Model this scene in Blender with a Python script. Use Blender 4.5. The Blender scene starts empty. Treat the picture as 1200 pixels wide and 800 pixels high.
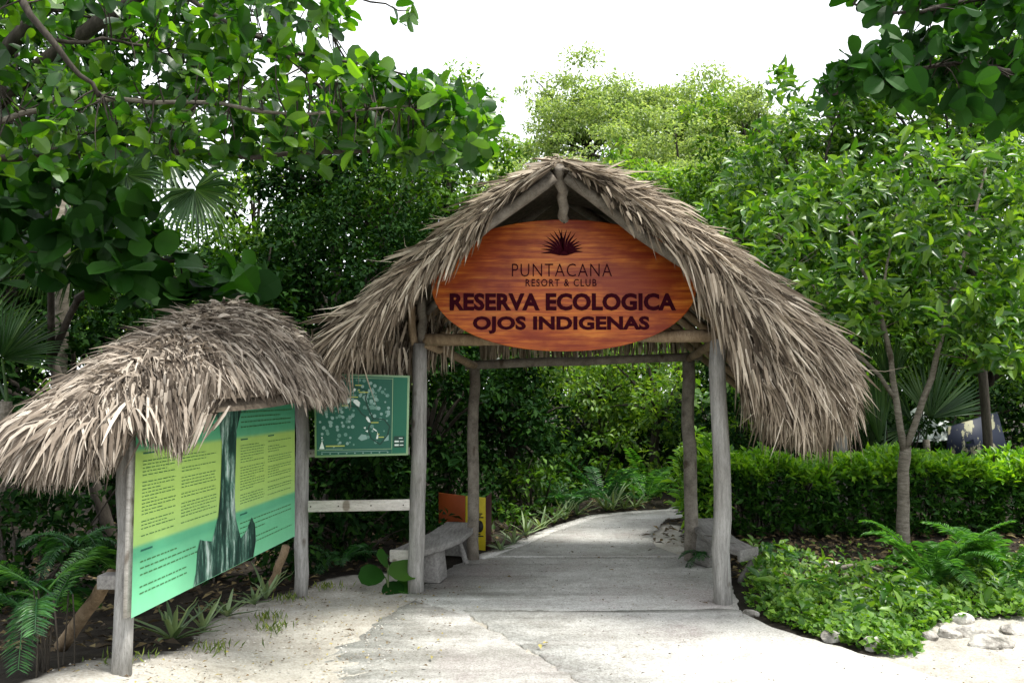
import bpy, math, random
import numpy as np
from mathutils import Vector, Matrix
R = math.radians
SC = bpy.context.scene
C = SC.collection

# ------------------------------------------------------------------ camera, world, sun, exposure
PITCH = R(3.43)
cd = bpy.data.cameras.new('camera'); cam = bpy.data.objects.new('camera', cd); C.objects.link(cam)
cam.location = (0, 0, 1.6); cam.rotation_euler = (R(90) + PITCH, 0, 0)
cd.lens = 30; cd.sensor_width = 36; cd.clip_end = 2000; cd.clip_start = 0.05
SC.camera = cam
SUN_EL, SUN_AZ = R(68), R(108)            # azimuth measured from +Y towards +X
w = bpy.data.worlds.new('World'); SC.world = w; w.use_nodes = True
wn = w.node_tree; wn.nodes.clear()
sky = wn.nodes.new('ShaderNodeTexSky'); sky.sky_type = 'NISHITA'; sky.sun_disc = False
sky.sun_elevation = SUN_EL; sky.sun_rotation = SUN_AZ; sky.air_density = 1.0; sky.dust_density = 3.0
mixw = wn.nodes.new('ShaderNodeMix'); mixw.data_type = 'RGBA'
mixw.inputs[0].default_value = 0.86       # even white overcast over the clear sky
mixw.inputs[7].default_value = (9.6, 9.9, 10.2, 1)
bg = wn.nodes.new('ShaderNodeBackground'); bg.inputs[1].default_value = 0.05
wo = wn.nodes.new('ShaderNodeOutputWorld')
wn.links.new(sky.outputs[0], mixw.inputs[6]); wn.links.new(mixw.outputs[2], bg.inputs[0]); wn.links.new(bg.outputs[0], wo.inputs[0])
sd = bpy.data.lights.new('sun', 'SUN'); sd.energy = 1.5; sd.angle = R(11); sd.color = (1, .97, .9)
sun = bpy.data.objects.new('sun', sd); C.objects.link(sun)
sun.rotation_euler = Vector((-math.sin(SUN_AZ) * math.cos(SUN_EL), -math.cos(SUN_AZ) * math.cos(SUN_EL), -math.sin(SUN_EL))).to_track_quat('-Z', 'Y').to_euler()
vs = SC.view_settings; vs.view_transform = 'Standard'; vs.look = 'None'; vs.exposure = 2.15; vs.gamma = 1
cy = SC.cycles; cy.max_bounces = 6; cy.diffuse_bounces = 3; cy.glossy_bounces = 2; cy.transmission_bounces = 3; cy.transparent_max_bounces = 4
cy.caustics_reflective = False; cy.caustics_refractive = False

# ------------------------------------------------------------------ helpers
SP, CP = math.sin(PITCH), math.cos(PITCH)
def spot(px, py, Y):
    """where the sight line through a measured point of the photograph reaches distance Y"""
    a, b = (px - 600) / 1000, (400 - py) / 1000
    dy, dz = CP - b * SP, SP + b * CP
    return np.array((a * Y / dy, Y, 1.6 + dz * Y / dy))
def gspot(px, py, z=0.0):
    b = (400 - py) / 1000
    Y = (z - 1.6) * (CP - b * SP) / (SP + b * CP)
    return spot(px, py, Y)
def nrm(a):
    a = np.asarray(a, float)
    return a / np.maximum(np.linalg.norm(a, axis=-1, keepdims=True), 1e-9)
def gz(x, y):
    x = np.asarray(x, float); y = np.asarray(y, float)
    b = 0.25 * np.exp(-((x + 2.25) / .85) ** 2 - ((y - 4.15) / 1.0) ** 2)
    r = 0.05 * np.clip((x - 2.0) / 1.0, 0, 1) * np.clip((y - 5.2) / 1.5, 0, 1)
    return b + r
def sampler(curve, n=200):
    """a polyline resampled evenly by length: returns f(u) for u in 0..1"""
    c = np.asarray(curve, float); d = np.r_[0, np.cumsum(np.linalg.norm(np.diff(c, axis=0), axis=1))]; d /= d[-1]
    def f(u):
        u = np.asarray(u, float)
        return np.stack([np.interp(u, d, c[:, k]) for k in range(c.shape[1])], -1)
    return f

def tagp(o, label=None, cat=None, group=None, kind=None):
    for k, v in (('label', label), ('category', cat), ('group', group), ('kind', kind)):
        if v: o[k] = v
    return o
def thing(name, label, cat, loc=(0, 0, 0), group=None):
    o = bpy.data.objects.new(name, None); C.objects.link(o); o.location = loc; o.empty_display_size = .1
    return tagp(o, label, cat, group)
def link(name, me, parent=None):
    o = bpy.data.objects.new(name, me); C.objects.link(o)
    if parent is not None:
        o.parent = parent
        if parent.type == 'EMPTY': o.matrix_parent_inverse = Matrix.Translation(-parent.location)     # meshes are written in world coordinates
    return o
def mk(name, V, F, mat, parent=None, smooth=False, kind=None):
    """V (n,3); F list of (m,k) index arrays"""
    me = bpy.data.meshes.new(name)
    V = np.ascontiguousarray(V, np.float32)
    if not isinstance(F, list): F = [F]
    F = [np.asarray(f, np.int32) for f in F if len(f)]
    me.vertices.add(len(V)); me.vertices.foreach_set('co', V.ravel())
    loops = np.concatenate([f.ravel() for f in F]); cnt = np.concatenate([np.full(len(f), f.shape[1], np.int32) for f in F])
    me.loops.add(len(loops)); me.loops.foreach_set('vertex_index', loops)
    me.polygons.add(len(cnt)); me.polygons.foreach_set('loop_start', np.r_[0, np.cumsum(cnt)[:-1]].astype(np.int32))
    me.polygons.foreach_set('loop_total', cnt)
    if smooth: me.polygons.foreach_set('use_smooth', np.ones(len(cnt), bool))
    me.update(calc_edges=True); me.validate()
    if mat: me.materials.append(mat)
    o = link(name, me, parent)
    if kind: o['kind'] = kind
    return o
class MB:
    def __init__(s): s.V = []; s.F = {}; s.n = 0
    def add(s, V, F):
        V = np.asarray(V, float); F = F if isinstance(F, list) else [F]
        for f in F:
            f = np.asarray(f)
            if len(f): s.F.setdefault(f.shape[1], []).append(f + s.n)
        s.V.append(V); s.n += len(V); return s
    def tube(s, pts, rad, sides=8, cap=True, wob=0, rng=None):
        pts = np.asarray(pts, float); n = len(pts)
        rad = np.broadcast_to(np.asarray(rad, float), (n,))
        t = nrm(np.gradient(pts, axis=0)); ref = np.array((0, 0, 1.)) if abs(t[0][2]) < .8 else np.array((1., 0, 0))
        x = nrm(np.cross(t, ref)); y = np.cross(t, x)
        a = np.linspace(0, 2 * np.pi, sides, endpoint=False)
        rr = rad[:, None] * np.ones((1, sides))
        if wob and rng is not None: rr = rr * (1 + wob * rng.normal(size=(n, sides)))
        V = pts[:, None] + rr[..., None] * (np.cos(a)[None, :, None] * x[:, None] + np.sin(a)[None, :, None] * y[:, None])
        i = np.arange(n - 1)[:, None] * sides; j = np.arange(sides)[None]; k = (j + 1) % sides
        F = np.stack([i + j, i + k, i + sides + k, i + sides + j], -1).reshape(-1, 4)
        Fs = [F]
        V = V.reshape(-1, 3)
        if cap:
            V = np.vstack([V, pts[:1], pts[-1:]]); b = n * sides
            j = np.arange(sides); k = (j + 1) % sides
            Fs.append(np.stack([k, j, np.full(sides, b)], -1)); Fs.append(np.stack([(n - 1) * sides + j, (n - 1) * sides + k, np.full(sides, b + 1)], -1))
        return s.add(V, Fs)
    def prism(s, poly, vec):
        """a planar outline (n,3) swept by vec"""
        p = np.asarray(poly, float); n = len(p); V = np.vstack([p, p + np.asarray(vec, float)])
        j = np.arange(n); k = (j + 1) % n
        return s.add(V, [np.arange(n)[None], (np.arange(n)[::-1] + n)[None], np.stack([j, j + n, k + n, k], -1)])
    def box(s, c, h, M=None):
        q = np.array([(a, b, d) for a in (-1, 1) for b in (-1, 1) for d in (-1, 1)], float) * np.asarray(h, float)
        if M is not None: q = q @ np.asarray(M, float).T
        return s.add(q + np.asarray(c, float), np.array([(0, 1, 3, 2), (4, 6, 7, 5), (0, 4, 5, 1), (2, 3, 7, 6), (0, 2, 6, 4), (1, 5, 7, 3)]))
    def build(s, name, mat, parent=None, smooth=False, kind=None, bevel=0):
        o = mk(name, np.vstack(s.V), [np.vstack(f) for f in s.F.values()], mat, parent, smooth, kind)
        if bevel:
            m = o.modifiers.new('soft_edge', 'BEVEL'); m.width = bevel; m.segments = 2; m.limit_method = 'ANGLE'
        return o
# ---- leaves
def template(outline, fold=.15, curl=.15):
    """outline: list of (half width, along); returns V (k,3), F tris"""
    V = [(0, 0, 0)]; F = []; prev = (0, 0, 0)
    for (hw, y) in outline:
        b = len(V); z = -curl * y * y
        V += [(0, y, z), (-hw, y, z + fold * hw), (hw, y, z + fold * hw)]
        if b == 1: F += [(0, b, b + 1), (0, b + 2, b)]
        else:
            q = b - 3; F += [(q, b, b + 1), (q, b + 1, q + 1), (q, q + 2, b + 2), (q, b + 2, b)]
    b = len(V); V.append((0, 1, -curl)); q = b - 3
    F += [(q, b, q + 1), (q, q + 2, b)]
    return np.array(V, float), np.array(F)
T_ROUND = template([(.26, .16), (.44, .4), (.5, .66), (.36, .9)], .2, .18)       # sea grape, obovate
T_OVAL = template([(.34, .25), (.5, .5), (.3, .82)], .3, .25)
T_SMALL = (np.array([(0, 0, 0), (-.5, .5, .12), (0, 1, -.1), (.5, .5, .12), (0, .5, -.02)], float), np.array([(0, 4, 1), (1, 4, 2), (0, 3, 4), (3, 2, 4)]))
T_FAR = (np.array([(0, 0, 0), (-.5, .5, .1), (0, 1, -.1), (.5, .5, .1)], float), np.array([(0, 2, 1), (0, 3, 2)]))
def leaf_frames(D, N):
    D = nrm(D); S = nrm(np.cross(D, N)); return D, S, np.cross(S, D)
def leaf_verts(P, D, N, L, Wd, T):
    D, S, Nn = leaf_frames(D, N); V, F = T
    L = np.broadcast_to(L, (len(P),))[:, None, None]; Wd = np.broadcast_to(Wd, (len(P),))[:, None, None]
    out = P[:, None] + S[:, None] * V[None, :, :1] * Wd + D[:, None] * V[None, :, 1:2] * L + Nn[:, None] * V[None, :, 2:] * L
    Fo = (F[None] + (np.arange(len(P)) * len(V))[:, None, None]).reshape(-1, 3)
    return out.reshape(-1, 3), Fo
def leaf_mass(name, P, D, N, L, Wd, T, mat, parent=None):
    V, F = leaf_verts(P, D, N, L, Wd, T)
    return mk(name, V, F, mat, parent, kind='stuff')
def in_view(P, m=30):
    """mask of points the camera's frame takes in, and their distance"""
    q = P - np.array((0, 0, 1.6)); f = q[:, 1] * CP + q[:, 2] * SP; u = -q[:, 1] * SP + q[:, 2] * CP
    f = np.maximum(f, .05); px = 600 + 1000 * q[:, 0] / f; py = 400 - 1000 * u / f
    return (px > -m) & (px < 1200 + m) & (py > -m) & (py < 800 + m), f
def leaves_split(parent, P, D, N, L, Wd, T, mat, n=300, name='leaf'):
    """the n leaves that show largest are objects of their own, the rest one mass"""
    L = np.broadcast_to(L, (len(P),)).copy(); Wd = np.broadcast_to(Wd, (len(P),)).copy()
    ok, f = in_view(P); score = np.where(ok, L / f, 0); idx = np.argsort(-score)[:n]; idx = idx[score[idx] > 0]
    me = bpy.data.meshes.new(name); me.from_pydata(T[0].tolist(), [], T[1].tolist()); me.materials.append(mat)
    Dn, S, Nn = leaf_frames(D, N)
    base = parent.location
    for i in idx:
        o = bpy.data.objects.new(name, me); C.objects.link(o); o.parent = parent
        p = P[i] - np.array(base)
        M = np.eye(4); M[:3, 0] = S[i] * Wd[i]; M[:3, 1] = Dn[i] * L[i]; M[:3, 2] = Nn[i] * L[i]; M[:3, 3] = p
        o.matrix_basis = Matrix(M.tolist())
    rest = np.setdiff1d(np.arange(len(P)), idx)
    if len(rest): leaf_mass('foliage', P[rest], D[rest], N[rest], L[rest], Wd[rest], T, mat, parent)
def strips(P, D0, D1, L, Wd, rng, seg=3, tilt=.6, facing=None):
    """dry leaf strips that start along D0 and end along D1"""
    n = len(P); L = np.broadcast_to(L, (n,)); Wd = np.broadcast_to(Wd, (n,))
    D0, D1 = nrm(D0), nrm(D1); t = np.linspace(0, 1, seg + 1)
    pts = P[:, None] + L[:, None, None] * (D0[:, None] * (t - t * t / 2)[None, :, None] + D1[:, None] * (t * t / 2)[None, :, None])
    Nf = rng.normal(size=(n, 3)) * tilt + (np.array((0, -.7, .7)) if facing is None else facing)
    S = nrm(np.cross(nrm(D0 + D1), Nf))
    wt = np.interp(t, [0, .25, .7, 1], [.55, 1, .75, .08])
    h = S[:, None] * (Wd[:, None] * wt[None])[..., None] * .5
    V = np.stack([pts - h, pts + h], 2).reshape(n, -1, 3)
    k = np.arange(seg) * 2
    F = np.stack([k, k + 1, k + 3, k + 2], -1)
    return V, F
def strip_mass(name, V, F, mat, parent, kind='stuff'):
    n, m, _ = V.shape
    return mk(name, V.reshape(-1, 3), (F[None] + (np.arange(n) * m)[:, None, None]).reshape(-1, 4), mat, parent, kind=kind)
def strips_split(parent, V, F, mat, n, rng, cand=None, name='thatch_leaf'):
    ok, f = in_view(V[:, -1]); idx = np.where(ok)[0] if cand is None else cand
    ext = np.linalg.norm(V[:, -1] - V[:, 0], axis=1)
    idx = idx[np.argsort(-(ext[idx] / f[idx]))][:n]
    for i in idx: mk(name, V[i], F, mat, parent)
    rest = np.setdiff1d(np.arange(len(V)), idx)
    return strip_mass('thatch', V[rest], F, mat, parent)

# ------------------------------------------------------------------ materials
def ntree(name):
    m = bpy.data.materials.new(name); m.use_nodes = True; nt = m.node_tree; nt.nodes.clear()
    return m, nt, nt.nodes.new, nt.links.new
def ramp(nt, fac, stops):
    r = nt.nodes.new('ShaderNodeValToRGB'); el = r.color_ramp.elements
    while len(el) < len(stops): el.new(.5)
    for e, (p, c) in zip(el, stops): e.position = p; e.color = (*c, 1) if len(c) == 3 else c
    nt.links.new(fac, r.inputs[0]); return r.outputs[0]
def rnd(nt):
    """a random number per piece, whether it is an object or an island of a mesh"""
    g = nt.nodes.new('ShaderNodeNewGeometry'); o = nt.nodes.new('ShaderNodeObjectInfo'); a = nt.nodes.new('ShaderNodeMath'); a.operation = 'ADD'
    f = nt.nodes.new('ShaderNodeMath'); f.operation = 'FRACT'
    nt.links.new(g.outputs['Random Per Island'], a.inputs[0]); nt.links.new(o.outputs['Random'], a.inputs[1]); nt.links.new(a.outputs[0], f.inputs[0])
    return f.outputs[0]
def noise(nt, scale, detail=4, rough=.6, stretch=None, coord='Object'):
    tc = nt.nodes.new('ShaderNodeTexCoord'); src = tc.outputs[coord]
    if stretch:
        mp = nt.nodes.new('ShaderNodeMapping'); mp.inputs['Scale'].default_value = stretch; nt.links.new(src, mp.inputs[0]); src = mp.outputs[0]
    n = nt.nodes.new('ShaderNodeTexNoise'); n.inputs['Scale'].default_value = scale; n.inputs['Detail'].default_value = detail; n.inputs['Roughness'].default_value = rough
    nt.links.new(src, n.inputs['Vector']); return n.outputs[0]
def mixc(nt, fac, a, b, mode='MIX'):
    m = nt.nodes.new('ShaderNodeMix'); m.data_type = 'RGBA'; m.blend_type = mode
    if isinstance(fac, (int, float)): m.inputs[0].default_value = fac
    else: nt.links.new(fac, m.inputs[0])
    for k, v in ((6, a), (7, b)):
        if isinstance(v, tuple): m.inputs[k].default_value = (*v, 1)
        else: nt.links.new(v, m.inputs[k])
    return m.outputs[2]
def finish(nt, col, rough=.8, bump=None, bdist=.01, spec=.3, transl=None):
    b = nt.nodes.new('ShaderNodeBsdfPrincipled'); out = nt.nodes.new('ShaderNodeOutputMaterial')
    if isinstance(col, tuple): b.inputs['Base Color'].default_value = (*col, 1)
    else: nt.links.new(col, b.inputs['Base Color'])
    if isinstance(rough, (int, float)): b.inputs['Roughness'].default_value = rough
    else: nt.links.new(rough, b.inputs['Roughness'])
    b.inputs['Specular IOR Level'].default_value = spec
    if bump is not None:
        bp = nt.nodes.new('ShaderNodeBump'); bp.inputs['Distance'].default_value = bdist; bp.inputs['Strength'].default_value = .8
        nt.links.new(bump, bp.inputs['Height']); nt.links.new(bp.outputs[0], b.inputs['Normal'])
    if transl:
        t = nt.nodes.new('ShaderNodeBsdfTranslucent'); mx = nt.nodes.new('ShaderNodeMixShader'); mx.inputs[0].default_value = transl[0]
        nt.links.new(mixc(nt, 1.0, col, transl[1], 'MULTIPLY'), t.inputs[0])
        nt.links.new(b.outputs[0], mx.inputs[1]); nt.links.new(t.outputs[0], mx.inputs[2]); nt.links.new(mx.outputs[0], out.inputs[0])
    else: nt.links.new(b.outputs[0], out.inputs[0])
def leafmat(name, dark, mid, light, tr=.35, rough=.42, tint=(2.1, 2.1, .5), spec=.4):
    m, nt, N, L = ntree(name); r = rnd(nt)
    col = ramp(nt, r, [(0, dark), (.5, mid), (.88, light), (1, tuple(min(1, c * 1.25) for c in light))])
    n = noise(nt, 1.3, 2); col = mixc(nt, n, col, mixc(nt, 1., col, (.7, .85, .6), 'MULTIPLY'))
    finish(nt, col, rough, spec=spec, transl=(tr, tint)); return m
def plain(name, col, rough=.6, spec=.3, var=.12, scale=12):
    m, nt, N, L = ntree(name); n = noise(nt, scale, 4)
    c = ramp(nt, n, [(.25, tuple(x * (1 - var * 2) for x in col)), (.75, tuple(min(1, x * (1 + var)) for x in col))])
    finish(nt, c, rough, spec=spec); return m
def woodmat(name, dark, mid, light, stretch=(9, 9, .8), scale=5, rough=.85, bd=.006, spec=.2):
    m, nt, N, L = ntree(name); g = noise(nt, scale, 6, .65, stretch); big = noise(nt, 2.2, 3, .6)
    c = ramp(nt, g, [(.28, dark), (.5, mid), (.74, light)])
    c = mixc(nt, ramp(nt, big, [(.35, (0, 0, 0)), (.7, (.6, .6, .6))]), c, mixc(nt, 1., c, (.62, .6, .56), 'MULTIPLY'))
    kn = noise(nt, 7, 1, .4, (1, 1, .7)); c = mixc(nt, ramp(nt, kn, [(.70, (0, 0, 0)), (.75, (.85, .85, .85))]), c, mixc(nt, 1., c, (.35, .3, .25), 'MULTIPLY'))
    fine = noise(nt, 26, 5, .8, stretch); c = mixc(nt, ramp(nt, fine, [(.36, (.75, .75, .75)), (.5, (0, 0, 0))]), c, mixc(nt, 1., c, (.5, .48, .45), 'MULTIPLY'))
    r = nt.nodes.new('ShaderNodeObjectInfo').outputs['Random']
    c = mixc(nt, r, c, mixc(nt, 1., c, (.82, .8, .78), 'MULTIPLY'))
    finish(nt, c, rough, g, bd, spec); return m
def thatchmat(name, stops, rough=.9):
    m, nt, N, L = ntree(name); r = rnd(nt); c = ramp(nt, r, stops)
    g = noise(nt, 40, 3, .6); c = mixc(nt, ramp(nt, g, [(.3, (0, 0, 0)), (.75, (.55, .55, .55))]), c, mixc(nt, 1., c, (.55, .5, .46), 'MULTIPLY'))
    finish(nt, c, rough, spec=.15, transl=(.12, (1.1, 1, .85))); return m
M = {}
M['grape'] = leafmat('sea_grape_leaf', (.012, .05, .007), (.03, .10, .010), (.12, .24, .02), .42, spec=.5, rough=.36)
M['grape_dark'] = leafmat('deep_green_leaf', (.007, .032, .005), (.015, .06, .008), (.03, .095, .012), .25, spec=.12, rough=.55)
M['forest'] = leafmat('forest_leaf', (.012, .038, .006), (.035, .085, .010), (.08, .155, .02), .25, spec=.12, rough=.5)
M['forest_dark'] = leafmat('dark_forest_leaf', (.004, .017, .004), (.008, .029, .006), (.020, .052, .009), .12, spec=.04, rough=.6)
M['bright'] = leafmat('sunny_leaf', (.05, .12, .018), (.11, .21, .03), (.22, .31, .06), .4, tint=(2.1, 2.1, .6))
M['canopy'] = leafmat('hazed_canopy_leaf', (.11, .17, .055), (.22, .29, .10), (.34, .39, .17), .42, tint=(1.8, 1.8, .9))  # far haze and glare are paled into this leaf colour
M['right'] = leafmat('broad_leaf', (.024, .078, .011), (.065, .155, .02), (.17, .275, .045), .34, .35, spec=.45)
M['hedge'] = leafmat('shaded_hedge_leaf', (.010, .04, .006), (.022, .075, .009), (.05, .13, .014), .2, .5, spec=.2)  # shade on the hedge front is put into this darker colour
M['hedge_lit_shrub_pale'] = leafmat('lit_hedge_pale_shrub_leaf', (.06, .17, .012), (.13, .28, .02), (.24, .40, .035), .35, .4)  # light on the hedge top put into the colour; also the pale shrub
M['litter'] = leafmat('old_dry_leaf', (.03, .02, .012), (.08, .05, .028), (.2, .14, .07), .1, .85, (1.2, 1.1, .8))
M['cover'] = leafmat('ground_cover_leaf', (.035, .10, .010), (.09, .20, .018), (.18, .30, .035), .3, .5)
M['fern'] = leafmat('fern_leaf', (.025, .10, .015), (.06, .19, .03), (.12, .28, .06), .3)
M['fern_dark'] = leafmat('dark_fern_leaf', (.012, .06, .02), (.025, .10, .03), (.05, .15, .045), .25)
M['palm'] = leafmat('fan_palm_leaf', (.018, .055, .016), (.04, .095, .03), (.09, .155, .06), .2, .35, spec=.5)
M['agave'] = leafmat('agave_leaf', (.08, .13, .06), (.16, .22, .11), (.26, .32, .18), .12, .5)
M['grass'] = leafmat('grass_blade', (.08, .13, .03), (.16, .22, .05), (.3, .32, .1), .3, .6)
M['dry'] = leafmat('dry_leaf', (.07, .04, .02), (.2, .12, .06), (.42, .33, .12), .15, .8, (1.3, 1.1, .8))
M['thatch'] = thatchmat('thatch_strip', [(0, (.045, .034, .024)), (.28, (.17, .135, .097)), (.6, (.34, .282, .212)), (.88, (.50, .43, .335)), (1, (.64, .57, .46))])
M['thatch_old'] = thatchmat('grey_thatch_strip', [(0, (.035, .027, .021)), (.3, (.14, .113, .088)), (.62, (.30, .253, .205)), (.9, (.45, .395, .33)), (1, (.58, .52, .445))])
M['under'] = plain('thatch_inside', (.10, .08, .06), .95, .1, .3, 30)
M['post'] = woodmat('weathered_post_wood', (.19, .185, .175), (.33, .325, .31), (.46, .45, .43))
M['pole'] = woodmat('old_pole_wood', (.13, .115, .095), (.25, .225, .19), (.36, .33, .28), (3, 3, 3), 4)
M['tan'] = woodmat('tan_pole_wood', (.18, .13, .08), (.30, .22, .14), (.42, .33, .22), (5, 5, 1.4), 5)
M['plank'] = woodmat('grey_plank_wood', (.17, .165, .16), (.28, .275, .265), (.40, .39, .375), (12, 1.2, 12), 4)
M['white_wood'] = woodmat('pale_painted_wood', (.45, .43, .40), (.62, .60, .56), (.74, .72, .68), (1.2, 9, 9), 4)
M['bark'] = woodmat('pale_bark', (.10, .09, .07), (.21, .19, .152), (.34, .31, .26), (2, 2, 7), 6, .9, .01)
M['bark_dark'] = woodmat('dark_bark', (.03, .026, .02), (.06, .052, .042), (.11, .095, .08), (4, 4, 1), 5, .9, .01)
M['stem'] = plain('green_stem', (.10, .14, .05), .7)
M['stone'] = None
def concrete(name, light=.5, stain=.24, warm=1.0, pale_right=False):
    m, nt, N, L = ntree(name)
    a = noise(nt, 1.1, 7, .68); b = noise(nt, 20, 7, .78); c = noise(nt, 70, 4, .75); s = noise(nt, 2.3, 8, .75)
    col = ramp(nt, a, [(.36, (stain, stain * .985 * warm, stain * .95 * warm)), (.5, (light * .78, light * .77, light * .735)), (.64, (light, light * .985, light * .95))])
    col = mixc(nt, ramp(nt, s, [(.48, (0, 0, 0)), (.6, (.7, .7, .7))]), col, (stain * .82, stain * .80, stain * .74))
    col = mixc(nt, ramp(nt, b, [(.40, (.8, .8, .8)), (.58, (0, 0, 0))]), col, mixc(nt, 1., col, (.72, .71, .68), 'MULTIPLY'))
    if pale_right:   # paler in noisy patches towards the right-hand side
        g_ = N('ShaderNodeNewGeometry'); sp = N('ShaderNodeSeparateXYZ'); L(g_.outputs['Position'], sp.inputs[0]); f_ = N('ShaderNodeMath'); f_.operation = 'MULTIPLY_ADD'; f_.inputs[1].default_value = .22
        L(sp.outputs[0], f_.inputs[0]); f2 = N('ShaderNodeMath'); f2.operation = 'MULTIPLY_ADD'; f2.inputs[1].default_value = 1.1; f2.inputs[2].default_value = -.30; L(s, f2.inputs[0]); L(f2.outputs[0], f_.inputs[2])
        col = mixc(nt, ramp(nt, f_.outputs[0], [(.44, (0, 0, 0)), (.62, (.8, .8, .8))]), col, (.68, .665, .63))
    col = mixc(nt, ramp(nt, c, [(.40, (.85, .85, .85)), (.56, (0, 0, 0))]), col, mixc(nt, 1., col, (.58, .57, .55), 'MULTIPLY'))
    e_ = noise(nt, 34, 2, .5); col = mixc(nt, ramp(nt, e_, [(.66, (0, 0, 0)), (.72, (.7, .7, .7))]), col, mixc(nt, 1., col, (.5, .47, .42), 'MULTIPLY'))
    h = mixc(nt, .45, b, c); finish(nt, col, .9, h, .012, .2); return m
M['concrete'] = concrete('worn_concrete', .72, .48, .94)
M['concrete_right'] = concrete('right_pale_concrete', .70, .44, .94, True)
M['concrete_pale'] = concrete('pale_concrete', .64, .40, .95)
M['concrete_floor'] = concrete('pavilion_concrete', .72, .52, .93)
M['concrete_edge'] = concrete('kerb_concrete', .76, .6)
def stonemat():
    m, nt, N, L = ntree('limestone'); a = noise(nt, 6, 6, .7); b = noise(nt, 40, 4)
    c = ramp(nt, a, [(.34, (.10, .095, .08)), (.46, (.30, .28, .25)), (.58, (.52, .50, .45)), (.72, (.66, .64, .59))]); finish(nt, c, .9, mixc(nt, .4, a, b), .03, .2); return m
M['stone'] = stonemat()
def groundmat():
    m, nt, N, L = ntree('sand_and_soil')
    at = N('ShaderNodeAttribute'); at.attribute_name = 'sand'
    a = noise(nt, 3, 7, .7); b = noise(nt, 60, 4, .7); big = noise(nt, 1.2, 5)
    soil = ramp(nt, a, [(.3, (.012, .010, .008)), (.55, (.028, .023, .017)), (.75, (.058, .046, .032))])
    sand = ramp(nt, a, [(.3, (.29, .27, .235)), (.48, (.42, .40, .355)), (.7, (.54, .52, .475))])
    sand = mixc(nt, ramp(nt, b, [(.36, (.7, .7, .7)), (.6, (0, 0, 0))]), sand, mixc(nt, 1., sand, (.62, .58, .52), 'MULTIPLY'))
    ad = N('ShaderNodeMath'); ad.operation = 'ADD'; L(at.outputs['Fac'], ad.inputs[0])
    sc = N('ShaderNodeMath'); sc.operation = 'MULTIPLY_ADD'; sc.inputs[1].default_value = .9; sc.inputs[2].default_value = -.45
    L(a, sc.inputs[0]); L(sc.outputs[0], ad.inputs[1])
    f = ramp(nt, ad.outputs[0], [(.36, (0, 0, 0)), (.5, (.45, .45, .45)), (.66, (1, 1, 1))])
    finish(nt, mixc(nt, f, soil, sand), .95, mixc(nt, .5, a, b), .02, .15); return m
M['ground'] = groundmat()

# ------------------------------------------------------------------ ground, concrete
def rng_of(s): return np.random.default_rng(s)
xs = np.unique(np.r_[np.linspace(-250, -14, 10), np.linspace(-14, -5, 19), np.linspace(-5, 6, 221), np.linspace(6, 14, 17), np.linspace(14, 250, 10)])
ys = np.unique(np.r_[np.linspace(-60, 0, 6), np.linspace(0, 3, 13), np.linspace(3, 13, 201), np.linspace(13, 24, 23), np.linspace(24, 400, 12)])
X, Y = np.meshgrid(xs, ys, indexing='ij')
def inpoly(x, y, poly):
    poly = np.asarray(poly); r = np.zeros(x.shape, bool); j = len(poly) - 1
    for i in range(len(poly)):
        xi, yi = poly[i][:2]; xj, yj = poly[j][:2]
        c = ((yi > y) != (yj > y)) & (x < (xj - xi) * (y - yi) / (yj - yi + 1e-12) + xi); r ^= c; j = i
    return r
SANDP = [gspot(*p)[:2] for p in ((560, 662), (500, 672), (440, 668), (380, 678), (355, 690), (300, 704), (255, 718))] + [gspot(*p, .17)[:2] for p in ((215, 738), (170, 756), (120, 775), (70, 800))] + [(-2.7, 3.2), (-2.7, 0), (0.4, 0), (0.4, 6.5)]
PINK = [gspot(*p)[:2] for p in ((770, 650), (762, 640), (764, 625), (780, 612), (800, 615), (806, 655))]
ROCKY = [(2.3, 5.35), (2.55, 5.8), (3.0, 6.05), (3.8, 6.2), (4.5, 6.3), (4.5, 2), (1.0, 2), (1.5, 5.2)]
def soft(poly):
    m = inpoly(X, Y, poly).astype(float)
    for _ in range(9): m = (m + np.roll(m, 1, 0) + np.roll(m, -1, 0) + np.roll(m, 1, 1) + np.roll(m, -1, 1)) / 5
    return m
mask = np.clip(soft(SANDP) + soft(PINK) + soft(ROCKY), 0, 1)
rg = rng_of(1)
Z = gz(X, Y) - .012 + rg.normal(size=X.shape) * .004
ni, nj = X.shape
ii = (np.arange(ni - 1)[:, None] * nj + np.arange(nj - 1)[None]).ravel()
g = mk('ground', np.stack([X, Y, Z], -1).reshape(-1, 3), np.stack([ii, ii + nj, ii + nj + 1, ii + 1], -1), M['ground'], smooth=True, kind='structure')
at = g.data.attributes.new('sand', 'FLOAT', 'POINT'); at.data.foreach_set('value', mask.ravel().astype(np.float32))

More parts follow.
